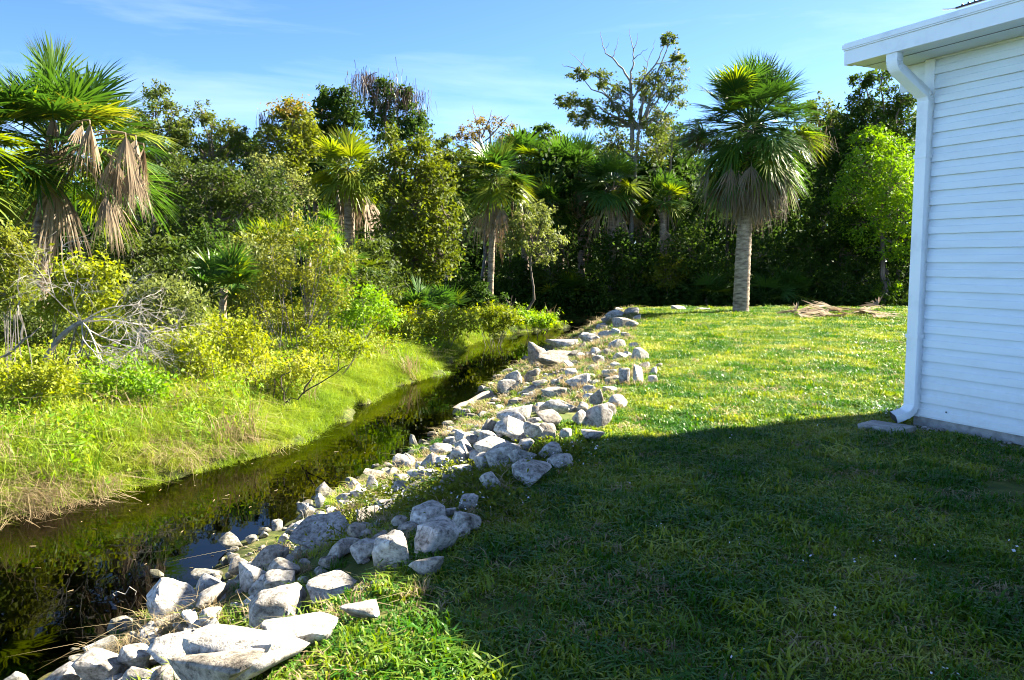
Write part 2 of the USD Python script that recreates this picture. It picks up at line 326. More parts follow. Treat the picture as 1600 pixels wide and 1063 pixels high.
# ------------------------------------------------------------------ ground and water
gx = axis(-7.5, 9.0, 0.085, -700, 700)
gy = axis(1.2, 31.0, 0.085, -200, 900)
GX, GY = np.meshgrid(gx, gy)
GZ = height(GX.ravel(), GY.ravel())
nx, ny = len(gx), len(gy)
q = (np.arange(ny - 1)[:, None] * nx + np.arange(nx - 1)[None]).ravel()
ground = part("ground", (np.stack([GX.ravel(), GY.ravel(), GZ], 1), np.stack([q, q + 1, q + nx + 1, q + nx], 1)), GROUND)
tag(ground, "lawn and ditch banks of grassy soil reaching to the woods", "ground", kind="structure")
wx, wy = np.linspace(-14, 26, 2), np.array([-4, 32.0])
water = part("water", (np.array([[-9, -4, WATER], [30, -4, WATER], [30, 31.5, WATER], [-9, 31.5, WATER]]), np.array([[0, 1, 2, 3]])), WATERM)
tag(water, "still dark brown water in the narrow ditch reflecting trees and sky", "water", kind="structure")

# ------------------------------------------------------------------ the white house
U = unit([0.431, -0.902]); C = np.array([3.47, 7.10])
hz = math.atan2(U[1], U[0])
house, _ = thing("house", "white vinyl sided house corner with gutter at the right edge of the lawn", "house", (C[0], C[1], 0.0), hz)
# local frame: x along the wall towards the camera, -y outwards to the lawn, y into the house
LEN, DEEP, H0, COURSE, NC = 12.0, 7.0, 0.085, 0.1185, 25
part("foundation", box(-0.005, LEN, 0.012, DEEP, -0.4, 0.08), CONCRETE, house)
part("starter_strip", box(0.06, LEN, -0.010, 0.0115, 0.075, H0 + 0.004), ALU, house)
def board(z0, x0, x1, y, c=COURSE, side=1):
    prof = [(-0.004, 0.000), (-0.027, 0.000), (-0.027, 0.010), (-0.023, 0.47 * c), (-0.016, 0.54 * c), (-0.004, c - 0.003), (-0.002, c + 0.004), (0.008, c + 0.004), (0.008, 0.0)]
    n = len(prof)
    V = np.array([(x0, y + side * a, z0 + b) for a, b in prof] + [(x1, y + side * a, z0 + b) for a, b in prof])
    F = []
    for i in range(n):
        j = (i + 1) % n
        F += [(i, j, j + n), (i, j + n, i + n)]
    for i in range(1, n - 1):
        F += [(0, i + 1, i), (n, n + i, n + i + 1)]
    return V, np.array(F)
for k in range(NC):
    part("siding_board", board(H0 + k * COURSE, 0.075, LEN, 0.0), VINYL, house)
TOP = H0 + NC * COURSE
part("wall_core", box(0.01, LEN, 0.03, DEEP, 0.06, TOP + 0.05), VINYL, house)
# corner post: two faces wrapping the corner
part("corner_trim", join([box(-0.018, 0.075, -0.030, 0.006, H0 - 0.01, TOP + 0.012), box(-0.018, 0.008, 0.0065, 0.085, H0 - 0.01, TOP + 0.012)]), ALU, house)
part("frieze_trim", box(0.078, LEN, -0.029, 0.004, TOP + 0.001, TOP + 0.014), ALU, house)
OUT, END = 0.50, 0.44
part("soffit", box(-END + 0.02, LEN, -OUT + 0.09, 0.4, TOP + 0.016, TOP + 0.032), VINYL, house)
part("soffit_return", box(-0.30, -0.02, 0.02, 0.05, TOP - 0.20, TOP + 0.013), VINYL, house)
# box gutter with an open top, front lip and end cap
gz0, gz1 = TOP + 0.012, TOP + 0.128
gut = str(part("gutter", join([box(-END, LEN, -OUT, -OUT + 0.006, gz0, gz1), box(-END + 0.007, LEN, -OUT + 0.0065, -OUT + 0.086, gz0, gz0 + 0.006), box(-END, -END + 0.0065, -OUT + 0.0065, -OUT + 0.09, gz0, gz1)]), ALU, house).GetPath())
part("gutter_lip", box(-END - 0.004, LEN, -OUT - 0.010, -OUT + 0.012, gz1 + 0.001, gz1 + 0.012), ALU, gut)
part("fascia", box(-END + 0.009, LEN, -OUT + 0.091, -OUT + 0.11, TOP + 0.034, TOP + 0.21), ALU, house)
part("drip_edge", box(-END - 0.012, LEN, -OUT - 0.016, -OUT + 0.004, gz1 + 0.013, gz1 + 0.048), ALU, house)
rs = 0.17
def roof_slab(x0, x1, ya, yb, za, zb, th):
    V = np.array([(x, y, z) for x in (x0, x1) for y, z in ((ya, za), (yb, zb), (yb, zb + th), (ya, za + th))])
    F = np.array([(0, 1, 2, 3), (4, 7, 6, 5), (0, 4, 5, 1), (1, 5, 6, 2), (2, 6, 7, 3), (3, 7, 4, 0)])
    return V, np.vstack([F[:, [0, 1, 2]], F[:, [0, 2, 3]]])
ym = DEEP / 2
part("roof_slope", roof_slab(-END - 0.01, LEN, -OUT + 0.006, ym - 0.001, gz1 + 0.014, gz1 + 0.014 + rs * (ym + OUT), 0.05), ALU, house)
part("roof_slope", roof_slab(-END - 0.01, LEN, DEEP + OUT, ym + 0.001, gz1 + 0.014, gz1 + 0.014 + rs * (ym + OUT), 0.05), ALU, house)
gv = np.array([(0.012, 0.03, TOP + 0.05), (0.012, DEEP, TOP + 0.05), (0.012, ym, TOP + 0.10 + rs * ym), (0.05, 0.03, TOP + 0.05), (0.05, DEEP, TOP + 0.05), (0.05, ym, TOP + 0.10 + rs * ym)])
part("gable_wall", (gv, np.array([(0, 2, 1), (3, 4, 5), (0, 3, 5), (0, 5, 2), (1, 2, 5), (1, 5, 4)])), VINYL, house)
part("soffit_seam", box(-END + 0.02, LEN, -OUT + 0.2, -OUT + 0.204, TOP + 0.013, TOP + 0.0155), DARK, house)

def duct(P, w, d, ribs=()):
    """Rounded rectangular pipe swept along P in the local frame; w across x, d in the sweep plane. ribs: indices with crimps."""
    P = np.asarray(P, float); T = unit(np.gradient(P, axis=0))
    r = 0.014
    sec = []
    for cx, cy, a0 in ((w / 2 - r, d / 2 - r, 0), (-w / 2 + r, d / 2 - r, 90), (-w / 2 + r, -d / 2 + r, 180), (w / 2 - r, -d / 2 + r, 270)):
        for a in (0, 45, 90):
            sec.append((cx + r * math.cos(math.radians(a0 + a)), cy + r * math.sin(math.radians(a0 + a))))
    sec = np.array(sec); n = len(sec); V = []
    for k, (p, t) in enumerate(zip(P, T)):
        side = np.array([1.0, 0, 0]); side = unit(side - t * t[0]) if abs(t[0]) < 0.95 else np.array([0, 1.0, 0])
        up = np.cross(t, side)
        sc = 0.93 if k in ribs else 1.0
        V.append(p + sc * (sec[:, :1] * side + sec[:, 1:] * up))
    V = np.vstack(V); F = []
    i = np.arange(n); j = (i + 1) % n
    for k in range(len(P) - 1):
        F += [np.stack([k * n + i, k * n + j, (k + 1) * n + j], 1), np.stack([k * n + i, (k + 1) * n + j, (k + 1) * n + i], 1)]
    return V, np.vstack(F)
DX, DW, DD = 0.030, 0.115, 0.078
yg, yw = -OUT + 0.052, -0.066
ang = np.radians(np.linspace(0, 62, 11)); R1 = 0.075
p1 = [(DX, yg, gz0 + 0.004), (DX, yg, gz0 - 0.055)]
arc1 = [(DX, yg + R1 - R1 * math.cos(a), gz0 - 0.055 - R1 * math.sin(a)) for a in ang]
dirv = np.array([0, math.sin(ang[-1]), -math.cos(ang[-1])])
need = (yw - yg - 2 * R1 * (1 - math.cos(ang[-1]))) / dirv[1]
q0 = np.array(arc1[-1]) + dirv * max(need, 0.01)
arc2 = [tuple(q0 + np.array([0, R1 * (math.cos(ang[-1] - a) - math.cos(ang[-1])), -R1 * (math.sin(ang[-1]) - math.sin(ang[-1] - a))])) for a in ang]
up_el = p1 + arc1 + arc2
ds = house
zt = arc2[-1][2]
ds = str(part("downspout", duct([(DX, arc2[-1][1], zt - 0.03), (DX, arc2[-1][1], 1.5), (DX, arc2[-1][1], 0.20)], DW * 0.975, DD * 0.97), ALU, ds, smooth=35).GetPath())
part("elbow", duct(up_el + [(DX, arc2[-1][1], zt - 0.05)], DW, DD, ribs=set(range(3, 13, 2)) | set(range(14, 24, 2))), ALU, ds, smooth=35)
a3 = np.radians(np.linspace(0, 68, 11)); R3 = 0.11
arc3 = [(DX - 0.55 * (R3 - R3 * math.cos(a)), arc2[-1][1] - (R3 - R3 * math.cos(a)), 0.19 - R3 * math.sin(a)) for a in a3]
e3 = np.array(arc3[-1]); dv = unit(np.array(arc3[-1]) - np.array(arc3[-2]))
low_el = [(DX, arc2[-1][1], 0.27), (DX, arc2[-1][1], 0.22)] + arc3 + [tuple(e3 + dv * 0.035), tuple(e3 + dv * 0.07)]
part("outlet", duct(low_el, DW, DD, ribs=set(range(3, 12, 2))), ALU, ds, smooth=35)
part("outlet_opening", duct([tuple(e3 + dv * 0.070), tuple(e3 + dv * 0.073)], DW * 0.96, DD * 0.94), DARK, ds)
oc = duct([tuple(e3 + dv * 0.071), tuple(e3 + dv * 0.072)], DW * 0.93, DD * 0.9)[0][:12]
part("outlet_mouth", (np.vstack([oc, oc.mean(0)[None]]), np.array([(12, i, (i + 1) % 12) for i in range(12)])), DARK, ds)
for zz in (2.25, 0.75):
    part("strap", box(DX - DW / 2 - 0.004, DX + DW / 2 + 0.004, arc2[-1][1] - DD / 2 - 0.003, -0.0305, zz, zz + 0.03), ALU, ds)
for zz in (1.35, 0.25):
    v, f = tube([(DX - DW / 2 - 0.001, arc2[-1][1] - 0.01, zz), (DX - DW / 2 - 0.006, arc2[-1][1] - 0.01, zz)], 0.006, 6)
    part("screw_head", (v, f), DARK, ds)
v, f = tube([(0.95, -0.016, TOP - 0.205), (0.95, -0.029, TOP - 0.205)], 0.010, 8)
part("vent_hole_cap", (v, f), DARK, house)
v, f = tube([(0.33, -0.022, 0.155), (0.33, -0.030, 0.155)], 0.006, 6)
part("siding_nail", (v, f), DARK, house)

# bracket lying at the roof edge
br, bo = thing("roof_bracket", "thin metal bracket with bolt holes resting at the roof edge above the gutter", "bracket", (C[0], C[1], 0), hz)
zb = gz1 + 0.075
part("bracket_bar", box(0.60, 0.84, -OUT - 0.01, -OUT + 0.008, zb, zb + 0.012), DARK, br)
part("bracket_arm", tube([(0.60, -OUT, zb + 0.006), (0.50, -OUT + 0.05, zb + 0.03), (0.42, -OUT + 0.09, zb + 0.055)], 0.006, 6), STEEL, br)
part("bracket_arm", tube([(0.84, -OUT, zb + 0.006), (0.86, -OUT + 0.06, zb + 0.04), (0.83, -OUT + 0.12, zb + 0.06)], 0.006, 6), STEEL, br)
for k in range(3):
    part("bolt", tube([(0.66 + 0.05 * k, -OUT - 0.010, zb + 0.012), (0.66 + 0.05 * k, -OUT - 0.018, zb + 0.012)], 0.009, 6), DARK, br)

# concrete splash paver below the outlet
ctr = hit(1385, 676)
sp = trimesh.creation.box([0.36, 0.26, 0.05]).subdivide().subdivide()
sp.vertices += 0.006 * (meshkit.fbm(np.array(sp.vertices) * 22, 3, 4)[:, None] - 0.5)
sp.apply_transform(trimesh.transformations.rotation_matrix(hz + 0.25, [0, 0, 1]))
sp.apply_translation([ctr[0], ctr[1], height(ctr[0], ctr[1]) + 0.035])
tag(part("splash_paver", sp, CONCRETE), "flat square concrete paver in the shaded grass below the downspout outlet", "paver")

# ------------------------------------------------------------------ stones
def stone_mesh(w, d, h, rng, sub=2, flat=0.0):
    n = rng.integers(10, 15)
    pts = unit(rng.normal(size=(n, 3)))
    pts = np.sign(pts) * np.abs(pts) ** 0.78 * rng.uniform(0.75, 1.12, (n, 1))
    if flat:
        pts[:, 2] = np.minimum(pts[:, 2], flat)
    m = trimesh.Trimesh(pts, process=False).convex_hull
    for _ in range(sub):
        m = m.subdivide()
    v = np.array(m.vertices)
    trimesh.smoothing.filter_laplacian(m, lamb=0.35, iterations=2)
    v = np.array(m.vertices)
    ext = v.max(0) - v.min(0)
    v = (v - (v.max(0) + v.min(0)) / 2) / ext
    nrm = unit(v)
    o = rng.uniform(0, 50, 3)
    v = v + nrm * (0.13 * (meshkit.fbm(v * 3.2 + o, 4, 2) - 0.5) + 0.065 * (meshkit.noise(v * 9 + o, 6) - 0.5))[:, None]
    return trimesh.Trimesh(v * [w, d, h], m.faces, process=False)

rng_s = np.random.default_rng(11)
STONES = []
def put_stone(px, py, w, h, label=None, group=None, flat=0.0, sub=2, bury=0.24):
    tx, ty = px, min(py + 0.32 * h, 1130)
    seed = int(rng_s.integers(1 << 30))
    for it in range(3):
        rr = np.random.default_rng(seed)
        p = hit(tx, ty)
        D = float(np.hypot(p[1], p[2] - EYE))
        wm, hm = w * D / FPX, h * D / FPX
        a = math.atan2(EYE - p[2], p[1])
        dep = wm * rr.uniform(0.8, 1.05)
        tall = np.clip((hm - (0.55 if not flat else 0.8) * dep * math.sin(a)) / math.cos(a), (0.34 if flat else float(np.clip(0.9 * h / w, 0.32, 0.62))) * wm, 1.5 * wm)
        o = np.array([p[0], p[1] + 0.15 * dep, float(height(p[0], p[1])) + tall * (0.5 - bury * 0.6) + 0.025])
        if p[2] < WATER + 0.02:
            o[2] = max(o[2], WATER + 0.02)
        q = o - [0, 0, EYE]
        zc = q[1] * math.cos(PITCH) - q[2] * math.sin(PITCH)
        ppx = 800 + FPX * q[0] / zc
        ppy = 531.5 - FPX * (q[1] * math.sin(PITCH) + q[2] * math.cos(PITCH)) / zc
        tx += px - ppx; ty = min(ty + (py - ppy), 1180)
    m = stone_mesh(wm * 1.04, dep, tall / (1 - bury), rng_s, sub, flat)
    m.apply_transform(trimesh.transformations.euler_matrix(rng_s.normal(0, 0.12), rng_s.normal(0, 0.16), rng_s.normal(0, 0.35)))
    STONES.append((o[0], o[1], 0.5 * max(wm, dep)))
    prim = part("stone", (np.array(m.vertices), np.array(m.faces)), STONE, smooth=28)
    UsdGeom.Mesh(prim).AddTranslateOp().Set(Gf.Vec3d(*map(float, o)))
    tag(prim, label, "stone", group)
    return o

ST = [
 # foreground, sunlit
 (388,1018,160,74,"largest pale flat slab of the near bank, lying across the bottom of the view",.55),
 (337,1062,140,46,"pale slab cut off by the bottom edge below the largest slab",.5),
 (465,987,106,62,"flat squarish limestone block with an orange stain right above the largest slab",.5),
 (433,951,82,46,"rounded pale stone directly behind the flat squarish block",0),
 (273,1011,74,50,"pale sunlit boulder left of the largest slab beside dry grass at the waterline",.6),
 (165,1043,68,44,"pale stone half in shadow on the waterline near the bottom left",0),
 (104,1059,60,34,"lowest left pale stone touching the dark water",0),
 (213,1031,48,44,"dark faced stone wedged between two pale stones at the bottom waterline",0),
 (272,943,82,46,"large rounded blue grey boulder standing in the ditch edge",0),
 (327,917,42,36,"upright blue grey stone behind the large rounded waterline boulder",0),
 (333,936,50,32,"low blue grey stone right of the large rounded waterline boulder",0),
 (235,979,36,18,"small dark stone in the water below the large rounded boulder",0),
 (320,899,40,18,"tan sunlit stone alone in the water behind the blue grey boulders",0),
 (246,897,20,10,"small white stone poking out of the open water",0),
 (302,968,32,26,"small dark grey stone by the dead grass below the rounded boulder",0),
 (331,962,32,22,"small shaded stone among dry stalks on the near bank",0),
 (390,902,46,34,"sharp blue grey stone left of the yellow grass tuft at the waterline",0),
 (374,886,32,24,"pale topped stone at the edge of the blue sky reflection",0),
 (423,872,64,38,"broad rugged grey stone at the waterline beside the blue reflection",0),
 (500,833,90,38,"long grey stone lying along the waterline under the white wedge",0),
 (502,809,40,30,"sunlit white wedge shaped stone leaning up at the waterline",0),
 (447,846,26,22,"small stone at the left end of the long grey stone",0),
 (436,907,46,28,"pale flat topped stone beneath the yellow grass tuft",.5),
 (533,858,40,26,"brownish stone left of the rounded white stone at the shadow edge",0),
 (513,878,28,18,"small brown stone sunk in dry grass",0),
 (571,860,42,30,"rounded white stone just left of the tall pointed stone",0),
 (610,871,52,58,"tall pointed white stone with a lit ridge at the shadow edge",0),
 (682,840,68,46,"angular pale stone with dark pits in the shaded grass",0),
 (667,884,44,28,"low pale triangular stone on its own in the shaded lawn edge",0),
 (520,915,70,26,"long low pale stone under yellow grass above the flat squarish block",.5),
 (565,955,54,30,"speckled stone half buried in sunlit grass right of the squarish block",.4),
 # middle, shaded
 (669,805,56,40,"humped grey stone in the shaded flowering plants",0),
 (727,815,44,26,"grey stone at the lawn edge above the angular pitted stone",0),
 (724,829,26,22,"small pale stone behind the angular pitted stone",0),
 (660,831,24,14,"small grey stone left of the angular pitted stone",0),
 (731,783,30,24,"pale stone at the lawn edge beside white flowers",0),
 (649,785,26,15,"small white stone in the shaded ground cover",0),
 (647,762,38,20,"flat white stone in the shaded ground cover",.5),
 (660,743,42,20,"low stone at the foot of the stone heap, left side",0),
 (703,752,32,16,"low white stone in dark leaves below the stone heap",0),
 (766,753,30,28,"upright pale stone on its own below the stone heap",0),
 (723,733,32,14,"flat white stone at the lower edge of the stone heap",.5),
 (755,722,36,26,"white stone at the lower front of the stone heap",0),
 (747,710,30,16,"small stone packed inside the front of the stone heap",0),
 (718,716,28,28,"upright stone at the lower left of the stone heap",0),
 (782,714,44,42,"tilted angular stone in the front centre of the stone heap",0),
 (771,697,58,28,"long stone lying across the middle of the stone heap",0),
 (730,700,34,22,"stone at the left shoulder of the stone heap",0),
 (798,671,50,38,"biggest rounded grey stone crowning the stone heap",0),
 (833,677,30,30,"stone leaning on the right of the crowning grey stone",0),
 (808,656,26,20,"small dark stone behind the crowning grey stone",0),
 (760,668,32,28,"white topped stone left of the crowning grey stone",0),
 (763,684,28,18,"round stone below the white topped stone of the heap",0),
 (722,684,26,20,"blue grey stone at the far left of the stone heap",0),
 (739,688,22,16,"small stone between two bigger ones on the left of the heap",0),
 (852,675,40,24,"grey stone at the shadow edge right of the stone heap",0),
 (884,678,20,16,"small grey stone at the shadow edge on the lawn side",0),
 (925,682,36,16,"flat grey stone farthest out on the shaded lawn edge",.4),
 (832,740,64,36,"smooth pale slab tilted toward the lawn at the right foot of the heap",.5),
 (817,715,36,28,"pale stone above the smooth tilted slab",0),
 (863,706,34,24,"grey stone with plants on it right of the heap",0),
 (876,721,42,24,"flat pale stone at the lawn edge right of the tilted slab",.5),
 (821,696,28,18,"small stone in weeds behind the tilted slab",0),
 (803,705,22,20,"small stone between the heap and the tilted slab",0),
 (690,703,38,16,"sunlit flat stone left of the heap toward the water",.5),
 (646,693,14,22,"thin upright white stone at the waterline left of the heap",0),
 (682,720,46,22,"long shaded stone left of the heap",0),
 (627,722,26,22,"grey waterline stone among dry stalks",0),
 (612,741,26,16,"low waterline stone in shade",0),
 (579,757,22,22,"sunlit tan waterline stone",0),
 (575,806,34,26,"grey stone in the dark flowering weeds by the water",0),
 (594,842,28,16,"small stone in dark weeds right of the long waterline stone",0),
 (624,813,22,13,"tiny stone in the dark flowering weeds",0),
 (539,781,28,18,"tan stone at the waterline past the white wedge",0),
 (500,784,13,22,"small upright stone in the water past the white wedge",0),
 (600,790,30,20,"pale stone in the shaded weeds between the waterline and the two humped stones",0),
 (690,770,30,18,"low stone just uphill of the humped grey stone in the weeds",0),
 (625,760,26,16,"small grey stone in weeds left of the flat white stone",0),
 (560,775,26,16,"flat stone by the dark flowering weeds at the water",0),
 (640,828,34,20,"grey stone in the weeds left of the small grey one by the pitted stone",0),
 (556,830,30,18,"stone half covered by weeds right of the long waterline stone",0),
 (700,800,24,14,"small stone between the humped stone and the lawn edge",0),
 (585,740,28,18,"pale stone at the waterline beside dry stalks",0),
 # far, sunlit
 (840,556,28,36,"tall upright stone leaning over the dark far water",0),
 (880,541,54,20,"long pale stone behind the tall leaning stone",0),
 (872,561,60,24,"broad pale stone right of the tall leaning stone",0),
 (806,594,30,24,"white stone at the far waterline",0),
 (791,604,28,20,"pale stone at the far waterline, nearest of the sunlit row",0),
 (832,587,26,18,"pale stone above the far waterline row",0),
 (845,600,30,12,"low flat stone in the sunlit dry grass",0),
 (834,608,30,13,"low white stone below the flat sunlit stone",0),
 (866,614,38,20,"rugged stone with shadowed face in the sunlit bank",0),
 (903,595,36,16,"long stone with a dark underside in the sunlit bank",0),
 (893,583,20,13,"small stone behind the long dark bottomed stone",0),
 (919,610,18,14,"small white stone in the middle of the sunlit bank",0),
 (954,611,30,11,"flat bar shaped stone near the sunlit lawn edge",.5),
 (933,624,28,26,"dark sided stone near the sunlit lawn edge",0),
 (965,629,28,20,"rounded white stone at the sunlit lawn edge",0),
 (948,639,28,17,"low white stone in front of the dark sided stone",0),
 (931,652,50,36,"long diagonal white stone at the sunlit lawn edge",0),
 (905,654,22,22,"round white stone left of the long diagonal stone",0),
 (859,657,34,22,"pale stone just past the shadow edge behind the heap",0),
 (808,646,62,24,"broad sunlit stone right behind the stone heap",0),
 (805,629,24,14,"small stone behind the broad sunlit stone",0),
 (865,638,44,22,"broad low stone in the sunlit bank above the heap",0),
 (975,589,18,24,"narrow stone left of the white lawn edge boulder",0),
 (997,587,30,30,"white boulder at the far lawn edge",0),
 (1020,581,13,12,"small dark stone out on the sunlit lawn",0),
 (1020,594,16,13,"small pale stone beside the dark one on the lawn",0),
]
for px, py, w, h, lab, fl in ST:
    put_stone(px, py, w, h, lab, None, fl)
FAR = [(936,562,18,12),(928,550,17,12),(968,559,23,14),(981,556,22,11),(1000,555,24,20),(964,538,28,16),(948,524,28,12),(920,528,36,15),(910,541,13,11),(961,520,15,12),(961,495,30,15),(986,488,24,13),(975,506,38,15),(988,508,18,11),(939,513,20,12),(947,583,13,10),(888,571,19,10),(1008,572,16,11),(1030,572,10,7),(952,551,16,10),(990,540,14,9),(978,525,15,9),(900,552,20,11),(995,497,16,9),(968,487,16,9),(950,500,18,10),(930,525,14,9)]
for px, py, w, h in FAR:
    put_stone(px, py, w, h, "small pale rubble stone scattered on the far sunlit end of the bank", "small stones on the far end of the bank", 0, 1)
for px, py, w, h, lab in [(1060,482,24,9,"pale stone at the far lawn edge before the dark woods"), (1097,484,22,8,"low tan stone at the far lawn edge left of the skirted palm")]:
    put_stone(px, py, w, h, lab, None, 0, 1)
# little rubble between the big ones
def bank_spot(y):
    t = rng_s.beta(1.5, 1.15)
    e, r = lawn_x(y), shore_r(y)
    return e + (r - e) * (0.06 + 0.98 * t)
cnt, tries = 0, 0
while cnt < 157 and tries < 4000:
    tries += 1
    y = rng_s.uniform(2.9, 8.5) if cnt % 5 < 3 else rng_s.uniform(8.5, 20)
    x = bank_spot(y)
    if abs(x) > 0.66 * y + 0.2 or (STONES and min(math.hypot(x - a, y - b) - 0.8 * c for a, b, c in STONES) < 0.02):
        continue
    cnt += 1
    s = rng_s.uniform(0.05, 0.15) * (1.2 if y > 9 else 1)
    m = stone_mesh(s * 1.3, s, s * 0.85, rng_s, 1 if s < 0.1 else 2)
    m.apply_transform(trimesh.transformations.euler_matrix(rng_s.normal(0, 0.3), rng_s.normal(0, 0.3), rng_s.uniform(0, 6)))
    o = [x, y, float(height(x, y)) + 0.25 * s]
    STONES.append((x, y, 0.6 * s))
    prim = part("stone", (np.array(m.vertices), np.array(m.faces)), STONE, smooth=28)
    UsdGeom.Mesh(prim).AddTranslateOp().Set(Gf.Vec3d(*map(float, o)))
    if y < 5.2:
        tag(prim, "fist to head sized rubble between the big stones of the foreground bank", "stone", "small rubble on the foreground bank")
    elif y < 8.5:
        tag(prim, "fist to head sized rubble around the shaded stone heap", "stone", "small rubble round the stone heap")
    else:
        tag(prim, "fist to head sized rubble in the grass of the far sunlit bank", "stone", "small rubble on the far bank")
rub = []
for k in range(1500):
    y = 2.9 + 19 * rng_s.uniform() ** 1.3
    x = bank_spot(y)
    s = (0.02 + 0.075 * rng_s.uniform() ** 2) * (1.35 if y > 9 else 1)
    m = stone_mesh(s * 1.3, s, s * 0.8, rng_s, 1)
    rub.append((np.array(m.vertices) + [x, y, float(height(x, y)) + 0.25 * s], np.array(m.faces)))
tag(part("rubble", join(rub), STONE), "loose chips and small rubble strewn over the stony bank", "rubble", kind="stuff")
pp = []
for k in range(150):
    lx, ly = rng_s.uniform(0.0, 3.2), -rng_s.uniform(0.02, 0.30) ** 1.0
    w_ = C + U * lx + np.array([-U[1], U[0]]) * ly
    s = rng_s.uniform(0.012, 0.045)
    m = stone_mesh(s * 1.3, s, s * 0.8, rng_s, 1)
    pp.append((np.array(m.vertices) + [w_[0], w_[1], float(height(w_[0], w_[1])) + 0.25 * s], np.array(m.faces)))
tag(part("pebbles", join(pp), STONE), "loose pebbles on bare soil along the foot of the house wall", "pebbles", kind="stuff")

# ------------------------------------------------------------------ leaves, trees, shrubs
def leaf_cards(P, size, rng, ratio=0.48, up=0.35, jitter=0.35):
    n = len(P)
    nrm = rng.normal(size=(n, 3)); nrm[:, 2] = np.abs(nrm[:, 2]) * (1 - up) + up; nrm = unit(nrm)
    a = unit(np.cross(nrm, rng.normal(size=(n, 3)))); b = np.cross(nrm, a)
    L = size * rng.uniform(1 - jitter, 1 + jitter, (n, 1)); W = L * ratio * rng.uniform(0.8, 1.2, (n, 1))
    tip = P + a * L - np.array([0, 0, 1.0]) * L * 0.15
    V = np.stack([P, P + a * L * 0.45 + b * W * 0.5, tip, P + a * L * 0.45 - b * W * 0.5], 1).reshape(-1, 3)
    k = np.arange(n)[:, None] * 4
    return V, np.vstack([k + [0, 1, 2], k + [0, 2, 3]])

def in_ball(n, rng, inner=0.0):
    d = unit(rng.normal(size=(n, 3)))
    return d * (inner + (1 - inner) * rng.uniform(0, 1, (n, 1)) ** (1 / 2.4))

def tree(name, label, cat, D, base_px, blobs, mat, leaf=0.10, clumps=11, per=46, seed=0, bark=BARK, trunk_r=0.12, sig=0.125, group=None, extra=None, twigs=True, squash=1.0, dens=1.75):
    """blobs: (px, py, rx, ry) foliage masses of the crown, each carried by a limb of its own."""
    rng = np.random.default_rng(seed)
    s = D / FPX
    bx = (base_px - 800) * s
    base = np.array([bx, D, float(height(bx, D)) - 0.1])
    root, o = thing(name, label, cat, base, 0, group)
    cs = []
    for (px, py, rx, ry) in blobs:
        c = at(px, py, D); rr = (rx + ry) / 2 * s
        c[1] += rng.uniform(-0.7, 0.7) * rr
        cs.append((c, np.array([rx * s, max(rr, 0.3) * squash, ry * s])))
    zc = np.array([c[2] for c, _ in cs]); xc = np.array([c[0] for c, _ in cs])
    ztop = zc.max()
    mid = np.array([np.average(xc), D, base[2] + 0.45 * (ztop - base[2])])
    top = np.array([np.average(xc[zc >= np.median(zc)]), D, base[2] + 0.8 * (ztop - base[2])])
    TP = bez(base, mid * 0.7 + base * 0.3, top, 9)
    TP[1:-1] += rng.normal(0, 0.05, (7, 3)) * [1, 1, 0.2]
    wood = [tube(TP, np.linspace(trunk_r, trunk_r * 0.35, 9), 7)]
    LP, A, B = [], [], []
    for c, r in cs:
        k = int(np.clip(np.searchsorted(TP[:, 2], c[2] - 0.8 * r[2] - 0.35 * np.hypot(*(c - top)[:2])), 1, 7))
        st = TP[k]
        pth = bez(st, st * 0.45 + c * 0.55 + np.array([0, 0, 0.12 * np.linalg.norm(c - st)]) * rng.uniform(-0.5, 1), c, 7)
        pth[1:-1] += rng.normal(0, 0.035 * np.linalg.norm(c - st) + 0.01, (5, 3))
        wood.append(tube(pth, np.linspace(trunk_r * 0.42, trunk_r * 0.10, 7), 5))
        n = max(10, int(dens * clumps * (r[0] * r[2]) ** 0.75 / 0.30 ** 1.5 * 0.42))
        n = min(n, 190)
        Q = c + in_ball(n, rng, 0.35) * r
        j = np.argmin(((Q[:, None] - pth[None, 2:]) ** 2).sum(-1), 1)
        A.append(pth[2:][j]); B.append(Q)
        m = rng.poisson(per, n)
        sg = sig * np.clip(min(r[0], r[2]) / 0.6, 0.35, 1.3)
        LP.append(np.repeat(Q, m, 0) + rng.normal(size=(m.sum(), 3)) * sg * [1, 1, 0.75])
        ns = max(3, n // 7)                                              # sprigs that break the outline
        d = unit(rng.normal(size=(ns, 3)) + [0, 0, 0.7]); S0 = c + d * r * 0.85; S1 = S0 + d * np.minimum(r, 0.9) * rng.uniform(0.25, 0.75, (ns, 1))
        A.append(S0); B.append(S1)
        tt = rng.uniform(0, 1, (ns, 26, 1))
        LP.append((S0[:, None] * (1 - tt) + S1[:, None] * tt + rng.normal(size=(ns, 26, 3)) * 0.05).reshape(-1, 3))
    A, B = np.vstack(A), np.vstack(B)
    if twigs:
        wood.append(sticks(A, B, trunk_r * 0.10 + 0.003, 0.004, 3))
    if extra:
        wood += extra
    part("trunk", join(wood), bark, root, origin=o)
    part("crown", leaf_cards(np.vstack(LP), leaf, rng), mat, root, origin=o)
    return root, o

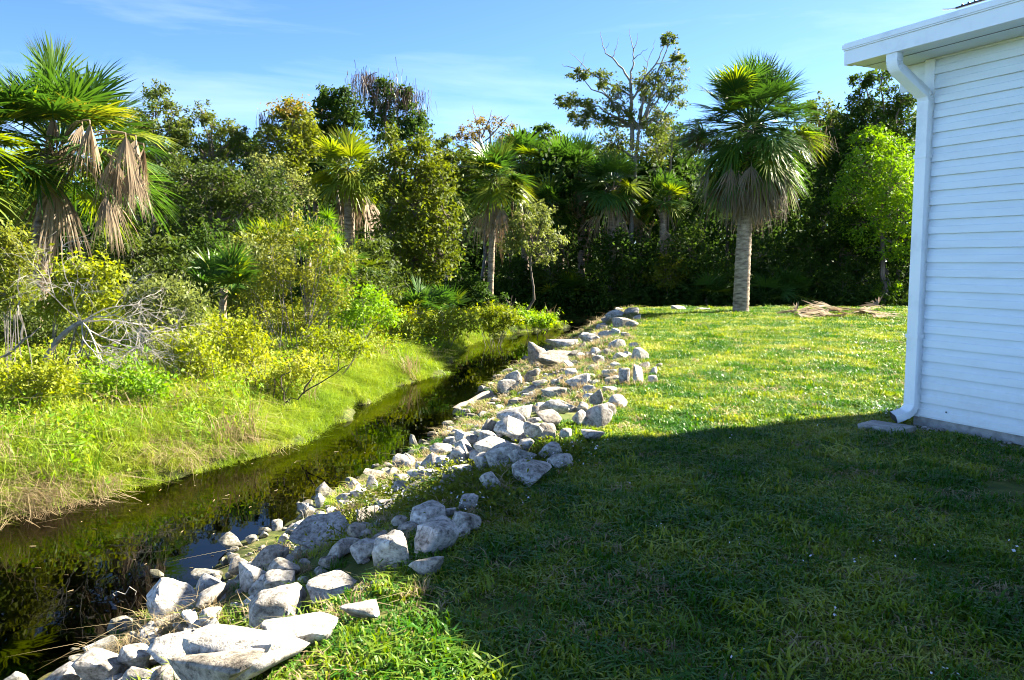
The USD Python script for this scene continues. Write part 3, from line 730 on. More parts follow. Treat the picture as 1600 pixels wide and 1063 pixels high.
def strands(tops, length, rng, width=0.02, spread=0.15, segs=3):
    """Thin hanging strips (vines, moss)."""
    n = len(tops)
    L = length * rng.uniform(0.4, 1.0, (n, 1))
    dx = rng.normal(0, spread, (n, 2)) * L
    side = unit(np.concatenate([rng.normal(size=(n, 2)), np.zeros((n, 1))], 1)) * width / 2
    rows = []
    for k in range(segs + 1):
        t = k / segs
        p = tops + np.concatenate([dx * t * t, -L * t], 1) + np.concatenate([rng.normal(0, 0.03, (n, 2)) * L, np.zeros((n, 1))], 1)
        w = (1 - 0.8 * t)
        rows += [p - side * w, p + side * w]
    V = np.stack(rows, 1).reshape(-1, 3)
    F = []
    for k in range(segs):
        F += [[2 * k, 2 * k + 1, 2 * k + 3], [2 * k, 2 * k + 3, 2 * k + 2]]
    F = np.array(F)
    return V, (F[None] + (np.arange(n) * 2 * (segs + 1))[:, None, None]).reshape(-1, 3)

def pxline(pts, D, r0, r1, sides=4):
    P = np.array([at(x, y, D) for x, y in pts])
    t = np.linspace(0, 1, len(P)); tt = np.linspace(0, 1, len(P) * 3 - 2)
    Q = np.stack([np.interp(tt, t, P[:, k]) for k in range(3)], 1)
    Q[1:-1] += np.random.default_rng(int(sum(map(sum, pts)))).normal(0, 0.02, (len(Q) - 2, 3))
    return tube(Q, np.linspace(r0, r1, len(Q)), sides)

# --- the tree line, left to right
tree("broadleaf_tree", "slender dark tree showing above the right side of the big left palm", "tree", 27, 262,
     [(250,150,22,20),(268,178,22,20),(245,185,25,25),(255,235,32,35),(285,215,18,18),(245,285,35,35)], L_OAK, 0.10, seed=1)
tree("broadleaf_tree", "open crowned tree with see-through branches right of the big left palm", "tree", 27.5, 300,
     [(320,178,18,16),(335,200,26,18),(362,205,20,14),(300,215,22,25),(345,232,38,18),(378,212,13,10),(325,250,40,22),(290,250,28,25),(385,240,20,15)], L_OAK, 0.10, clumps=10, per=40, seed=2)
tree("leafy_tree", "wide bushy green tree filling the gap right of the big left palm", "tree", 22.5, 300,
     [(250,300,45,38),(300,285,45,35),(345,300,45,40),(395,300,45,38),(235,350,40,42),(290,350,50,42),(345,350,45,38),(215,385,35,35),(270,400,45,35),(430,300,35,30)], L_OAK, 0.095, clumps=13, per=46, seed=3, trunk_r=0.10)
tree("leafy_tree", "low rounded green tree left of the yellowed middle palm", "tree", 26.5, 425,
     [(400,265,30,25),(430,280,40,30),(455,300,35,30),(415,315,40,28)], L_GREY, 0.09, seed=4)
rv = np.random.default_rng(44)
vt = np.array([at(415 + rv.normal(0, 9), 178 + rv.normal(0, 5), 28) for _ in range(70)])
r4, o4 = tree("vine_draped_tree", "tawny topped tree with grey vines hanging on its left side", "tree", 28, 450,
     [(455,172,22,14),(432,188,26,18),(468,198,26,22),(440,225,36,28),(470,240,32,30),(435,258,36,26),(490,225,20,20)], L_OLIVE, 0.12, seed=5)
part("tawny_top", leaf_cards(np.array([at(450 + rv.normal(0, 18), 168 + rv.normal(0, 8), 28 + rv.normal(0, 0.4)) for _ in range(420)]), 0.12, rv), L_BROWN, r4, origin=o4)
part("hanging_vine", strands(vt, 1.4, rv, 0.016, 0.2), L_VINE, r4, origin=o4)
tree("oak_tree", "compact dark oak standing behind the yellowed middle palm", "tree", 30, 530,
     [(520,150,22,18),(545,165,22,20),(510,172,20,16),(530,190,30,18),(548,200,20,16),(505,205,22,18),(525,225,34,24)], L_DEEP, 0.14, seed=6)
r6, o6 = tree("vine_covered_tree", "tall tree smothered in dark vines that droop from its bare top", "tree", 27, 605,
     [(600,150,22,22),(632,148,18,13),(595,178,25,20),(640,178,25,18),(655,195,22,18),(610,205,32,22),(648,215,28,20)], L_DEEP, 0.12, seed=7,
     extra=[pxline([(600,190),(585,150),(572,128),(566,120)], 27, 0.06, 0.02), pxline([(600,190),(610,150),(628,138),(645,150)], 27, 0.05, 0.015), pxline([(572,128),(578,118),(590,113)], 27, 0.03, 0.01)])
vt = np.vstack([[at(568 + rv.normal(0, 10), 122 + rv.normal(0, 5), 27 + rv.normal(0, .2)) for _ in range(130)],
                [at(600 + rv.normal(0, 16), 140 + rv.normal(0, 14), 27 + rv.normal(0, .3)) for _ in range(130)],
                [at(640 + rv.normal(0, 12), 148 + rv.normal(0, 8), 27 + rv.normal(0, .2)) for _ in range(130)]])
part("hanging_vine", strands(np.repeat(vt, 2, 0) + rv.normal(0, 0.12, (780, 3)), 0.8, rv, 0.016, 0.2), L_VINE, r6, origin=o6)
tree("leafy_tree", "big olive leaved tree standing forward in the middle of the tree line", "tree", 22.5, 640,
     [(620,235,35,28),(655,245,40,28),(600,270,32,30),(640,285,45,35),(685,285,35,32),(615,320,38,35),(655,335,45,38),(695,335,28,38),(620,370,42,35),(665,385,42,38),(690,400,28,35),(605,410,38,32),(650,435,42,32),(625,455,40,25)], L_OLIVE, 0.105, clumps=13, per=50, seed=8, trunk_r=0.14)
tree("sparse_tree", "thin tawny tree with bare twigs against the sky right of centre", "tree", 33, 755,
     [(735,208,22,12),(765,192,20,12),(785,208,22,16),(750,222,35,16),(720,220,18,14)], L_BROWN, 0.11, clumps=7, per=20, seed=9, bark=BARK_GREY, trunk_r=0.09,
     extra=[pxline([(752,230),(748,195),(740,175),(738,165)], 33, 0.03, 0.008), pxline([(752,215),(765,185),(768,172)], 33, 0.03, 0.008), pxline([(752,225),(785,195),(795,180)], 33, 0.03, 0.008)])
tree("oak_tree", "small dark oak top between the thin tawny tree and the dead branched oak", "tree", 36, 840,
     [(830,212,22,12),(852,210,18,12),(870,222,18,10),(835,232,30,14)], L_DEEP, 0.15, seed=10)
dead = [([(987,235),(986,200),(985,165),(985,125)], .16, .09), ([(985,128),(972,108),(958,92),(947,82),(941,70),(938,50)], .07, .012), ([(957,90),(962,75),(966,58)], .03, .008), ([(945,78),(952,66)], .02, .006),
        ([(985,125),(988,105),(991,92),(988,72),(983,45)], .07, .012), ([(991,92),(1001,84),(1012,76)], .03, .008), ([(989,80),(996,64),(997,52)], .03, .008), ([(1010,112),(1012,98),(1020,75),(1024,62)], .03, .008),
        ([(1012,98),(1004,86)], .02, .006), ([(985,150),(950,130),(920,112),(890,105),(878,100)], .06, .012), ([(920,112),(905,95),(888,80)], .03, .008), ([(905,110),(912,92),(915,82)], .02, .006),
        ([(985,160),(1010,120),(1030,90),(1040,65)], .08, .02), ([(1025,100),(1050,95),(1065,88)], .04, .012)]
tree("dead_branched_oak", "big oak with bare grey dead branches rising above its leafy crown", "tree", 31, 987,
     [(902,168,28,15),(888,158,18,12),(937,125,17,14),(905,118,14,9),(965,155,22,22),(1010,130,28,18),(1045,120,26,16),(1043,65,13,9),(1061,90,15,8),(1026,150,24,18),(930,185,30,16),(968,185,24,18),(1026,190,30,18),(905,190,22,12),(1020,230,36,28),(960,225,30,20),(1060,150,18,16)],
     L_OAK, 0.10, clumps=12, per=46, dens=1.7, seed=11, bark=BARK_GREY, trunk_r=0.13, sig=0.13, extra=[pxline(p, 31, a * 0.6, b * 0.6, 5) for p, a, b in dead])
tree("dark_tree", "dark rounded tree behind the left side of the skirted palm", "tree", 33, 1050,
     [(1045,215,30,28),(1075,250,35,35),(1030,265,35,30),(1060,305,40,35)], L_DEEP, 0.15, seed=12)
tree("dark_tree", "dark low tree below the dead branched oak", "tree", 34, 920,
     [(880,250,35,25),(925,245,35,22),(960,260,35,28),(900,290,40,30),(945,305,40,30)], L_DEEP, 0.16, seed=13)
tree("tall_tree", "tall dark tree rising beside the house gutter", "tree", 31.6, 1385,
     [(1350,125,18,12),(1375,125,25,20),(1345,160,25,18),(1385,165,32,25),(1325,185,25,20),(1365,200,38,25),(1410,190,35,35),(1305,200,18,18),(1420,140,30,25),(1340,225,35,25)], L_DEEP, 0.125, seed=14, trunk_r=0.16)
tree("leafy_tree", "bright green sunlit tree beside the downspout", "tree", 29.9, 1385,
     [(1372,222,36,26),(1402,245,32,30),(1348,258,36,30),(1388,290,42,34),(1340,305,38,32),(1402,330,34,38),(1355,350,42,34),(1390,380,36,30)], L_LIME, 0.11, seed=15)
tree("dark_tree", "dark spreading tree in shade right of the skirted palm", "tree", 31.2, 1315,
     [(1300,235,25,30),(1310,285,35,32),(1340,350,38,35),(1295,340,40,40),(1330,400,42,35),(1380,390,40,40),(1270,390,38,35)], L_DEEP, 0.15, seed=16)
tree("leafy_shrub", "pale leaved shrub catching sun in front of the dark woods at centre", "shrub", 26.3, 828,
     [(825,335,24,16),(850,335,22,14),(808,352,26,18),(840,358,28,16),(868,372,22,14),(820,382,26,18),(850,395,20,16),(800,380,18,18)], L_GREY, 0.10, clumps=10, per=40, seed=17, trunk_r=0.06, sig=0.14)
tree("small_shrub", "small sunlit shrub left of the skirted palm trunk before the woods", "shrub", 30.1, 1042,
     [(1035,412,24,14),(1055,422,22,16),(1030,435,24,16)], L_OLIVE, 0.11, seed=18, trunk_r=0.04)
tree("small_shrub", "dim shrub at the woods' foot left of the small sunlit shrub", "shrub", 30, 955,
     [(930,430,30,25),(975,440,30,25),(950,460,35,20)], L_DEEP, 0.12, seed=19, trunk_r=0.04)
tree("small_shrub", "sunlit weedy shrub by the downspout at the far lawn edge", "shrub", 30, 1390,
     [(1385,455,22,14),(1400,465,20,12),(1375,470,18,10)], L_LIME, 0.10, seed=20, trunk_r=0.03)

for k, (lab, D, bx_, bl, mt) in enumerate([
     ("dark dense tree in the gap between the big left palm and the open crowned tree", 32, 225, [(205,205,26,26),(235,235,32,28),(190,245,28,30),(270,255,34,28),(225,285,36,32),(285,205,20,18)], L_OAK),
     ("dark dense tree behind the open crowned tree", 33, 355, [(340,225,32,24),(385,235,30,24),(310,265,34,28),(365,275,36,28),(405,255,26,26)], L_DEEP),
     ("dark dense tree between the vine draped tree and the yellowed middle palm", 34, 490, [(480,215,28,26),(500,250,32,28),(470,270,30,28),(515,285,32,28)], L_DEEP),
     ("olive tree top behind the big olive leaved tree on its right", 31, 705, [(700,235,26,20),(720,262,32,26),(690,275,28,26),(735,290,30,26)], L_OAK),
     ("dark tree top right of the thin tawny tree", 35, 800, [(790,235,26,18),(815,245,28,20),(770,255,28,22)], L_DEEP),
     ("dense tree behind the skirted palm on its right", 34, 1290, [(1275,175,22,20),(1290,205,30,26),(1260,235,30,28),(1315,215,28,26)], L_OAK)]):
    tree("backing_tree", lab, "tree", D, bx_, bl, mt, 0.14, clumps=12, seed=950 + k, trunk_r=0.12)

# woods behind: one mass far back, and the side beyond the house that shades it
rb = np.random.default_rng(77)
N = 120000
X = rb.uniform(-36, 42, N); Y = 31.0 + 12 * rb.uniform(0, 1, N) ** 1.4 + np.where(X < 1, 2.5, 0)
top = 4.6 + 2.6 * meshkit.fbm(np.stack([X * 0.35, Y * 0.3, X * 0], -1), 3, 21) + np.clip((X - 9) * 0.25, 0, 1.8)
Z = -0.5 + top * rb.uniform(0, 1, N) ** 0.75
hole = meshkit.fbm(np.stack([X * 0.9, Y * 0.9, Z * 0.9], -1), 3, 23)
ok = hole > 0.40
X, Y, Z = X[ok], Y[ok], Z[ok]
bw = leaf_cards(np.stack([X, Y, Z], 1), 0.27, rb, 0.5)
N2 = 60000
X2, Y2 = rb.uniform(-40, 44, N2), rb.uniform(42, 52, N2)
Z2 = -0.4 + (5.6 + np.clip((X2 - 9) * 0.25, 0, 2)) * rb.uniform(0, 1, N2) ** 0.8
bw = join([bw, leaf_cards(np.stack([X2, Y2, Z2], 1), 0.5, rb, 0.6)])
tr = np.stack([rb.uniform(-30, 38, 90), rb.uniform(31.5, 40, 90)], 1)
woods, _ = thing("woodland", "dense shaded woods forming the dark mass behind the lawn and ditch", "woods", (0, 33, -0.5), 0, None, "stuff")
part("foliage", bw, L_DEEP, woods, origin=np.array([0, 33, -0.5]))
part("stems", sticks(np.c_[tr, np.full(90, -0.6)], np.c_[tr + rb.normal(0, 0.6, (90, 2)), rb.uniform(3.5, 6.5, 90)], rb.uniform(0.05, 0.13, 90), 0.03, 6), BARK, woods, origin=np.array([0, 33, -0.5]))

for k, (lab, D, bx_, bl, mt) in enumerate([
     ("dark bush under the sunlit thin trunked palm", 26.3, 740, [(725,440,28,26),(750,462,28,18),(775,470,24,14),(720,465,28,18)], L_DEEP),
     ("dark bush right of the thin bare palm trunk", 30.5, 800, [(795,430,30,28),(825,445,30,28),(800,468,30,20)], L_DEEP),
     ("dark bush across the water below the dark palm", 30.6, 870, [(860,430,32,30),(890,455,34,26),(850,470,30,18)], L_DEEP),
     ("dark bush below the shaded palm with pale fronds", 30.1, 985, [(960,390,32,30),(1000,400,34,32),(1000,460,36,24)], L_DEEP),
     ("dark bush behind the skirted palm's trunk on its left", 30.4, 1090, [(1075,390,36,34),(1110,420,36,34),(1085,465,36,22)], L_DEEP),
     ("dark bush behind the skirted palm's trunk on its right", 30.2, 1210, [(1195,400,36,34),(1225,430,36,32),(1200,468,36,20)], L_DEEP),
     ("dark bush behind the brown heap of dead fronds", 30.3, 1290, [(1275,430,36,32),(1310,455,36,24),(1345,440,34,28)], L_DEEP)]):
    tree("understory_bush", lab, "bush", D, bx_, bl, mt, 0.13, clumps=11, seed=900 + k, trunk_r=0.04)

# ------------------------------------------------------------------ palms
UP = np.array([0, 0, 1.0])
def frond(o, az, el, pet, blade, rng, n=34, spread=2.1, sag=0.15, droop=0.35, wid=None, lift=0.22, jag=0.12):
    """A fan leaf: stalk, then leaflets radiating from its end, fused near the base and drooping at the tips."""
    e0 = np.array([math.cos(el) * math.cos(az), math.cos(el) * math.sin(az), math.sin(el)])
    s = np.linspace(0, 1, 5)[:, None]
    P = o + e0 * s * pet - UP * sag * pet * s * s
    a = unit(e0 - UP * 2 * sag); hub = P[-1]
    side = np.cross(a, UP)
    side = unit(side) if np.linalg.norm(side) > 0.15 else np.array([-math.sin(az), math.cos(az), 0])
    roll = rng.normal(0, 0.25)
    nn = np.cross(side, a)
    side, nn = side * math.cos(roll) + nn * math.sin(roll), nn * math.cos(roll) - side * math.sin(roll)
    th = np.linspace(-spread, spread, n) + rng.normal(0, 0.03, n)
    L = blade * (0.60 + 0.40 * np.cos(th * 0.62)) * rng.uniform(1 - jag, 1 + jag, n)
    d = unit(np.cos(th)[:, None] * a + np.sin(th)[:, None] * side + (lift * np.abs(np.sin(th)) + 0.05 * (np.arange(n) % 2))[:, None] * nn)
    wd = wid or blade * 2.1 * spread / n * 0.40
    across = unit(np.cross(d, nn)) + rng.normal(0, 0.12, (n, 3))
    dr = droop * rng.uniform(0.5, 1.5, n)
    start = hub - a * 0.12 * blade * (np.cos(th)[:, None] < 2) * np.clip(1 - np.abs(th)[:, None] / spread, 0, 1)
    rows = []
    for t, w in ((0.03, 0.12), (0.42, 1.0), (0.74, 0.62), (1.0, 0.0)):
        p = start + d * (L * t)[:, None] - UP * (dr * L * t ** 2.3)[:, None]
        if w > 0.01:
            rows += [p - across * wd * w / 2, p + across * wd * w / 2]
        else:
            rows.append(p)
    V = np.stack(rows, 1)
    F = np.array([[0, 1, 3], [0, 3, 2], [2, 3, 5], [2, 5, 4], [4, 5, 6]])
    LV, LF = V.reshape(-1, 3), (F[None] + (np.arange(n) * 7)[:, None, None]).reshape(-1, 3)
    r = max(0.008, 0.012 * blade)
    return join([(LV, LF), tube(P, np.linspace(r * 1.6, r, 5), 4, cap=False)])

def palm(name, label, base, top, r0, r1, ng, nd, pet, blade, seed, green=L_FROND, yellow=0.15, el_lo=-0.5, el_hi=1.45, dead_el=(-1.35, -0.7), dead_len=0.9, n=34, skirt=None, cat="palm", trunk=True, group=None, boots=True):
    rng = np.random.default_rng(seed)
    root, o = thing(name, label, cat, base, 0, group)
    base, top = np.array(base, float), np.array(top, float)
    if trunk:
        k = max(10, int((top[2] - base[2]) / 0.06))
        P = bez(base - [0, 0, 0.2], (base + top) / 2 + [0.25 * (base - top)[0], 0, 0], top, k)
        R = np.linspace(r0, r1, k) * (1 + 0.035 * np.where(np.arange(k) % 2, 1, -1)) * (1 + 0.10 * np.exp(-np.arange(k) / 3.0)) * rng.uniform(0.98, 1.02, k)
        part("trunk", tube(P, R, 14), PALM_BARK, root, origin=o, smooth=40)
    for i in range(ng):
        f = (i + 0.5) / ng
        el = el_hi + (el_lo - el_hi) * f ** 0.8 + rng.normal(0, 0.2)
        az = i * 2.39996 + rng.normal(0, 0.3)
        hub = top + UP * 0.28 * (1 - f) + 0.5 * r1 * np.array([math.cos(az), math.sin(az), 0])
        pl = pet * (0.85 + 0.25 * min(1, 2 * f)) * rng.uniform(0.6, 1.2)
        g = frond(hub, az, el, pl, blade * rng.uniform(0.85, 1.1), rng, n, spread=0.5 if f < 0.06 else 2.15 + rng.normal(0, 0.3), sag=0.05 + 0.13 * f * rng.uniform(0.5, 1.5), droop=0.08 + 0.32 * f * rng.uniform(0.4, 1.5), lift=0.22)
        yel = rng.uniform() < yellow * (0.3 + 1.4 * f)
        part("frond", g, L_FRONDY if yel else green, root, origin=o)
    for i in range(nd):
        az = i * 2.39996 + rng.normal(0, 0.4)
        zoff = 0.0 if skirt is None else -rng.uniform(0, skirt)
        el = rng.uniform(*dead_el)
        hub = top + UP * (zoff - 0.05) + 0.9 * r1 * np.array([math.cos(az), math.sin(az), 0])
        g = frond(hub, az, el, dead_len * rng.uniform(0.5, 1.1), blade * rng.uniform(0.65, 0.95), rng, max(14, n // 2), spread=rng.uniform(0.5, 1.0), sag=rng.uniform(0.25, 0.6), droop=rng.uniform(0.5, 1.0), wid=blade * 0.035, lift=0.5, jag=0.3)
        part("dead_frond", g, L_DEAD, root, origin=o)
    if boots:
        bt = []
        for i in range(16):
            az = i * 2.39996; z = -0.04 * i
            c = top + UP * z + r1 * 0.8 * np.array([math.cos(az), math.sin(az), 0])
            bt.append(sticks(c, c + np.array([math.cos(az), math.sin(az), 1.2]) * 0.22, 0.035, 0.018, 4))
        part("leaf_boot", join(bt), PALM_BARK, root, origin=o)
    return root, o

b = at(50, 500, 15); b[2] = height(b[0], b[1])
rootL, oL = palm("cabbage_palm", "big cabbage palm at the left with hanging brown dead fronds", b, at(90, 240, 15), 0.19, 0.17, 72, 3, 1.05, 1.02, 101, yellow=0.42, el_lo=-0.32, dead_el=(-1.3, -0.9), dead_len=0.4, n=42)
rd = np.random.default_rng(5)
for (px, py) in [(82, 176), (128, 190), (140, 188), (196, 208), (212, 212), (224, 225), (172, 246), (184, 250), (205, 255), (215, 258), (165, 300), (176, 305)]:   # dead fans that hang out wide
    h = at(px, py, 14.0 + rd.uniform(-0.5, 0.5))
    part("dead_stalk", tube(bez(at(90, 245, 15), (at(90, 222, 15) + h) / 2 + [0, 0, 0.25], h, 6), 0.014, 4), L_DEAD, rootL, origin=oL)
    for _ in range(2):
        part("dead_frond", frond(h, rd.uniform(-1, 1), -1.35, 0.05, rd.uniform(0.36, 0.56), rd, 30, spread=rd.uniform(0.4, 0.9), sag=0.3, droop=0.6, wid=0.017, lift=0.6, jag=0.5), L_DEAD, rootL, origin=oL)
b = at(-75, 560, 13.5); b[2] = height(b[0], b[1])
palm("cabbage_palm", "cabbage palm mostly out of view at the left edge, only frond tips showing", b, at(-75, 255, 13.5), 0.18, 0.16, 34, 12, 0.75, 0.9, 102, yellow=0.7, el_lo=-0.9)
b = at(548, 470, 25); b[2] = height(b[0], b[1])
palm("cabbage_palm", "yellowed sunlit cabbage palm in the middle left of the tree line", b, at(545, 272, 25), 0.17, 0.15, 40, 12, 0.62, 0.85, 103, green=L_FRONDY, yellow=0.9, el_lo=-0.6, n=30)
b = at(765, 485, 27); b[2] = height(b[0], b[1])
palm("cabbage_palm", "sunlit cabbage palm with a thin bare trunk in front of the dark woods", b, at(774, 282, 27), 0.105, 0.10, 38, 12, 0.6, 0.85, 104, yellow=0.5, el_lo=-0.6, n=30)
b = at(955, 480, 30.6); b[2] = height(b[0], b[1])
palm("cabbage_palm", "shaded cabbage palm with pale drooping fronds left of the skirted palm", b, at(957, 292, 30.6), 0.15, 0.14, 36, 12, 0.65, 0.9, 105, yellow=0.2, el_lo=-0.8, n=28)
b = at(1036, 480, 30.9); b[2] = height(b[0], b[1])
palm("cabbage_palm", "small cabbage palm lit from the side just left of the skirted palm", b, at(1036, 318, 30.9), 0.14, 0.13, 26, 6, 0.5, 0.75, 106, yellow=0.35, el_lo=-0.6, n=26)
b = at(875, 480, 33); b[2] = height(b[0], b[1])
palm("cabbage_palm", "dark cabbage palm behind the pale leaved shrub at centre", b, at(878, 272, 33), 0.15, 0.14, 32, 12, 0.7, 1.05, 107, yellow=0.05, n=26)
b = at(822, 480, 33.5); b[2] = height(b[0], b[1])
palm("cabbage_palm", "dim green cabbage palm crown behind the sunlit thin trunked palm", b, at(815, 258, 33.5), 0.15, 0.14, 28, 6, 0.7, 1.05, 108, yellow=0.2, n=26)
for k, (px, py, D, lab, yl) in enumerate([(908, 268, 32.5, "dim cabbage palm between the dark palm and the shaded pale fronded palm", .15), (700, 305, 31, "dim cabbage palm half hidden behind the big olive leaved tree", .3), (1000, 300, 33, "dim cabbage palm between the pale fronded palm and the small side lit palm", .1), (855, 325, 31.5, "low shaded cabbage palm above the pale leaved shrub", .2)]):
    b = at(px, 480, D); b[2] = height(b[0], b[1])
    palm("cabbage_palm", lab, b, at(px, py, D), 0.14, 0.13, 28, 8, 0.6, 0.9, 130 + k, yellow=yl, el_lo=-0.8, n=26)
# the skirted palm on the lawn
b = at(1157, 492, 22.2); b[2] = height(b[0], b[1])
TOPR = at(1173, 205, 22.3)
rootR, oR = palm("cabbage_palm", "tall cabbage palm on the far lawn with a thick skirt of dead fronds", b, TOPR, 0.215, 0.18, 140, 0, 1.15, 0.86, 109, yellow=0.14, el_lo=-0.95, el_hi=1.5, n=36)
rd = np.random.default_rng(9)
for i in range(150):
    az = i * 2.39996
    lvl = rd.uniform(0, 1)
    zh = -0.90 - 0.55 * lvl
    rad = 0.20 + 1.0 * (1 - lvl) ** 0.8 * rd.uniform(0.5, 1.0)
    hub = TOPR + UP * zh + rad * np.array([math.cos(az), math.sin(az), 0])
    g = frond(hub, az, rd.uniform(-1.5, -1.1), 0.10, rd.uniform(0.40, 0.68), rd, 17, spread=rd.uniform(0.45, 1.0), sag=0.2, droop=0.6, wid=0.024, lift=0.5, jag=0.35)
    part("dead_frond", g, L_SKIRT, rootR, origin=oR)
for (px, py, dx) in [(1262, 212, 1), (1088, 212, -1)]:
    c = at(px, py, 22.2)
    tops = c + rd.normal(0, 1, (170, 3)) * [0.28, 0.25, 0.16]
    part("dried_flower_stalk", join([strands(tops, 0.55, rd, 0.012, 0.5), sticks(TOPR + UP * 0.2, c, 0.02, 0.01, 4)]), L_VINE if dx < 0 else L_DEAD, rootR, origin=oR)

# saw palmettos: fans from the ground
def palmetto(label, px, py, D, nf, pet, blade, seed, mat=L_FROND, yellow=0.2, el=(0.1, 1.35), group=None):
    rng = np.random.default_rng(seed)
    c = at(px, py, D)
    g0 = float(height(c[0], c[1]))
    root, o = thing("saw_palmetto", label, "palmetto", (c[0], c[1], g0), 0, group)
    for i in range(nf):
        az = i * 2.39996 + rng.normal(0, 0.3)
        hub = c + rng.normal(0, 0.12, 3) * [1, 1, 0.5]
        part("frond", frond(hub, az, rng.uniform(*el), pet * rng.uniform(0.6, 1.1), blade * rng.uniform(0.8, 1.1), rng, 24, spread=1.7, sag=0.12, droop=rng.uniform(0.05, 0.35)), L_FRONDY if rng.uniform() < yellow else mat, root, origin=o)
    if c[2] - g0 > 0.15:
        part("stem", tube(bez((c[0] + 0.1, c[1], g0 - 0.1), (c[0] - 0.1, c[1], (g0 + c[2]) / 2), c, 7), 0.07, 7), PALM_BARK, root, origin=o)
palmetto("dark leaved saw palmetto in shadow behind the yellow shrubs at left", 350, 452, 15, 26, 0.55, 0.6, 201, el=(-0.1, 1.4))
palmetto("sunlit saw palmetto with upright fans, left of three in a row", 405, 405, 18, 18, 0.6, 0.6, 202, yellow=0.4, el=(0.7, 1.5))
palmetto("sunlit saw palmetto with upright fans, middle of three in a row", 442, 400, 18.2, 18, 0.6, 0.6, 203, yellow=0.5, el=(0.7, 1.5))
palmetto("sunlit saw palmetto with upright fans, right of three in a row", 482, 404, 18, 18, 0.6, 0.6, 204, yellow=0.4, el=(0.7, 1.5))
palmetto("saw palmetto with yellow green fans right of the young pine", 545, 425, 17.5, 22, 0.4, 0.6, 205, yellow=0.6, el=(0.0, 1.3))
palmetto("small saw palmetto at the foot of the big olive tree", 655, 485, 20.5, 16, 0.4, 0.6, 206)
palmetto("small saw palmetto right of the one at the big olive tree's foot", 692, 488, 21, 14, 0.4, 0.55, 207)
palmetto("shaded saw palmetto at the woods' foot right of the skirted palm trunk", 1235, 465, 30, 20, 0.7, 0.8, 208)
palmetto("shaded saw palmetto by the dim shrub left of the skirted palm trunk", 1105, 465, 30, 20, 0.7, 0.8, 209)
palmetto("shaded saw palmetto across the far water at centre", 890, 460, 30.5, 20, 0.7, 0.8, 210)
palmetto("shaded saw palmetto right behind the skirted palm trunk", 1190, 468, 30, 18, 0.7, 0.8, 211)

# young pine
rp_ = np.random.default_rng(31)
pc = at(512, 470, 16.5); pc[2] = height(pc[0], pc[1])
rootP, oP = thing("young_pine", "bright green young pine with long soft needles among the palmettos", "pine", pc)
tipz = at(512, 340, 16.5)
part("trunk", tube([pc, (pc + tipz) / 2 + [0.03, 0, 0], tipz], [0.03, 0.02, 0.008], 6), BARK, rootP, origin=oP)
ends = [tipz] + [pc + (tipz - pc) * rp_.uniform(0.45, 0.95) + np.r_[rp_.normal(0, 0.22, 2), 0.05] for _ in range(15)]
nd = []
for e in ends:
    d = unit(rp_.normal(size=(150, 3)) + [0, 0, 0.6]); L = rp_.uniform(0.16, 0.30, (150, 1))
    sidev = unit(np.cross(d, rp_.normal(size=(150, 3)))) * 0.006
    nd.append((np.stack([e - sidev, e + sidev, e + d * L], 1).reshape(-1, 3), np.arange(450).reshape(-1, 3)))
part("needles", join(nd), L_LIME, rootP, origin=oP)

# ------------------------------------------------------------------ shrubs of the left bank
def shrub(label, D, base_px, blobs, mat, leaf=0.05, clumps=30, per=44, seed=0, bark=BARK_GREY, sig=0.075, cat="shrub", name="bank_shrub", group=None, stems=5):
    rng = np.random.default_rng(seed)
    s = D / FPX
    bx = (base_px - 800) * s
    base = np.array([bx, D, float(height(bx, D)) - 0.05])
    root, o = thing(name, label, cat, base, 0, group)
    wood, LP = [], []
    for (px, py, rx, ry) in blobs:
        if mat is L_YELLOW:
            rx, ry = 0.84 * rx, 0.78 * ry
        c = at(px, py, D); rr = (rx + ry) / 2 * s
        c[1] += rng.uniform(-0.8, 0.8) * rr
        r = np.array([rx * s, rr, ry * s])
        for _ in range(2):
            st = base + np.r_[rng.normal(0, 0.15, 2), 0]
            wood.append(tube(bez(st, st * 0.5 + c * 0.5 + rng.normal(0, 0.12, 3), c + in_ball(1, rng)[0] * r * 0.4, 6), np.linspace(0.010, 0.005, 6), 4))
        n = int(np.clip(clumps * (rx * ry) / 1200.0, 10, 120))
        Q = c + in_ball(n, rng, 0.1) * r
        Q[:, 2] = np.maximum(Q[:, 2], base[2] + 0.12)
        wood.append(sticks(np.repeat(c[None], n, 0) * 0.6 + Q * 0.4 - [0, 0, 0.15 * rr], Q, 0.005, 0.002, 3))
        m = rng.poisson(per, n)
        LP.append(np.repeat(Q, m, 0) + rng.normal(size=(m.sum(), 3)) * sig)
        ns = max(5, n // 3)
        d = unit(rng.normal(size=(ns, 3)) * [1, 1, 0.6] + [0, 0, 0.9]); S0 = c + d * r * 0.7; S1 = S0 + d * rng.uniform(0.12, 0.42, (ns, 1))
        wood.append(sticks(S0, S1, 0.004, 0.002, 3))
        tt = rng.uniform(0.1, 1, (ns, 18, 1))
        LP.append((S0[:, None] * (1 - tt) + S1[:, None] * tt + rng.normal(size=(ns, 18, 3)) * 0.025).reshape(-1, 3))
    part("stem", join(wood), bark, root, origin=o)
    part("foliage", leaf_cards(np.vstack(LP), leaf * 1.1, rng, 0.42, up=0.2, jitter=0.6), mat, root, origin=o)
    return root, o

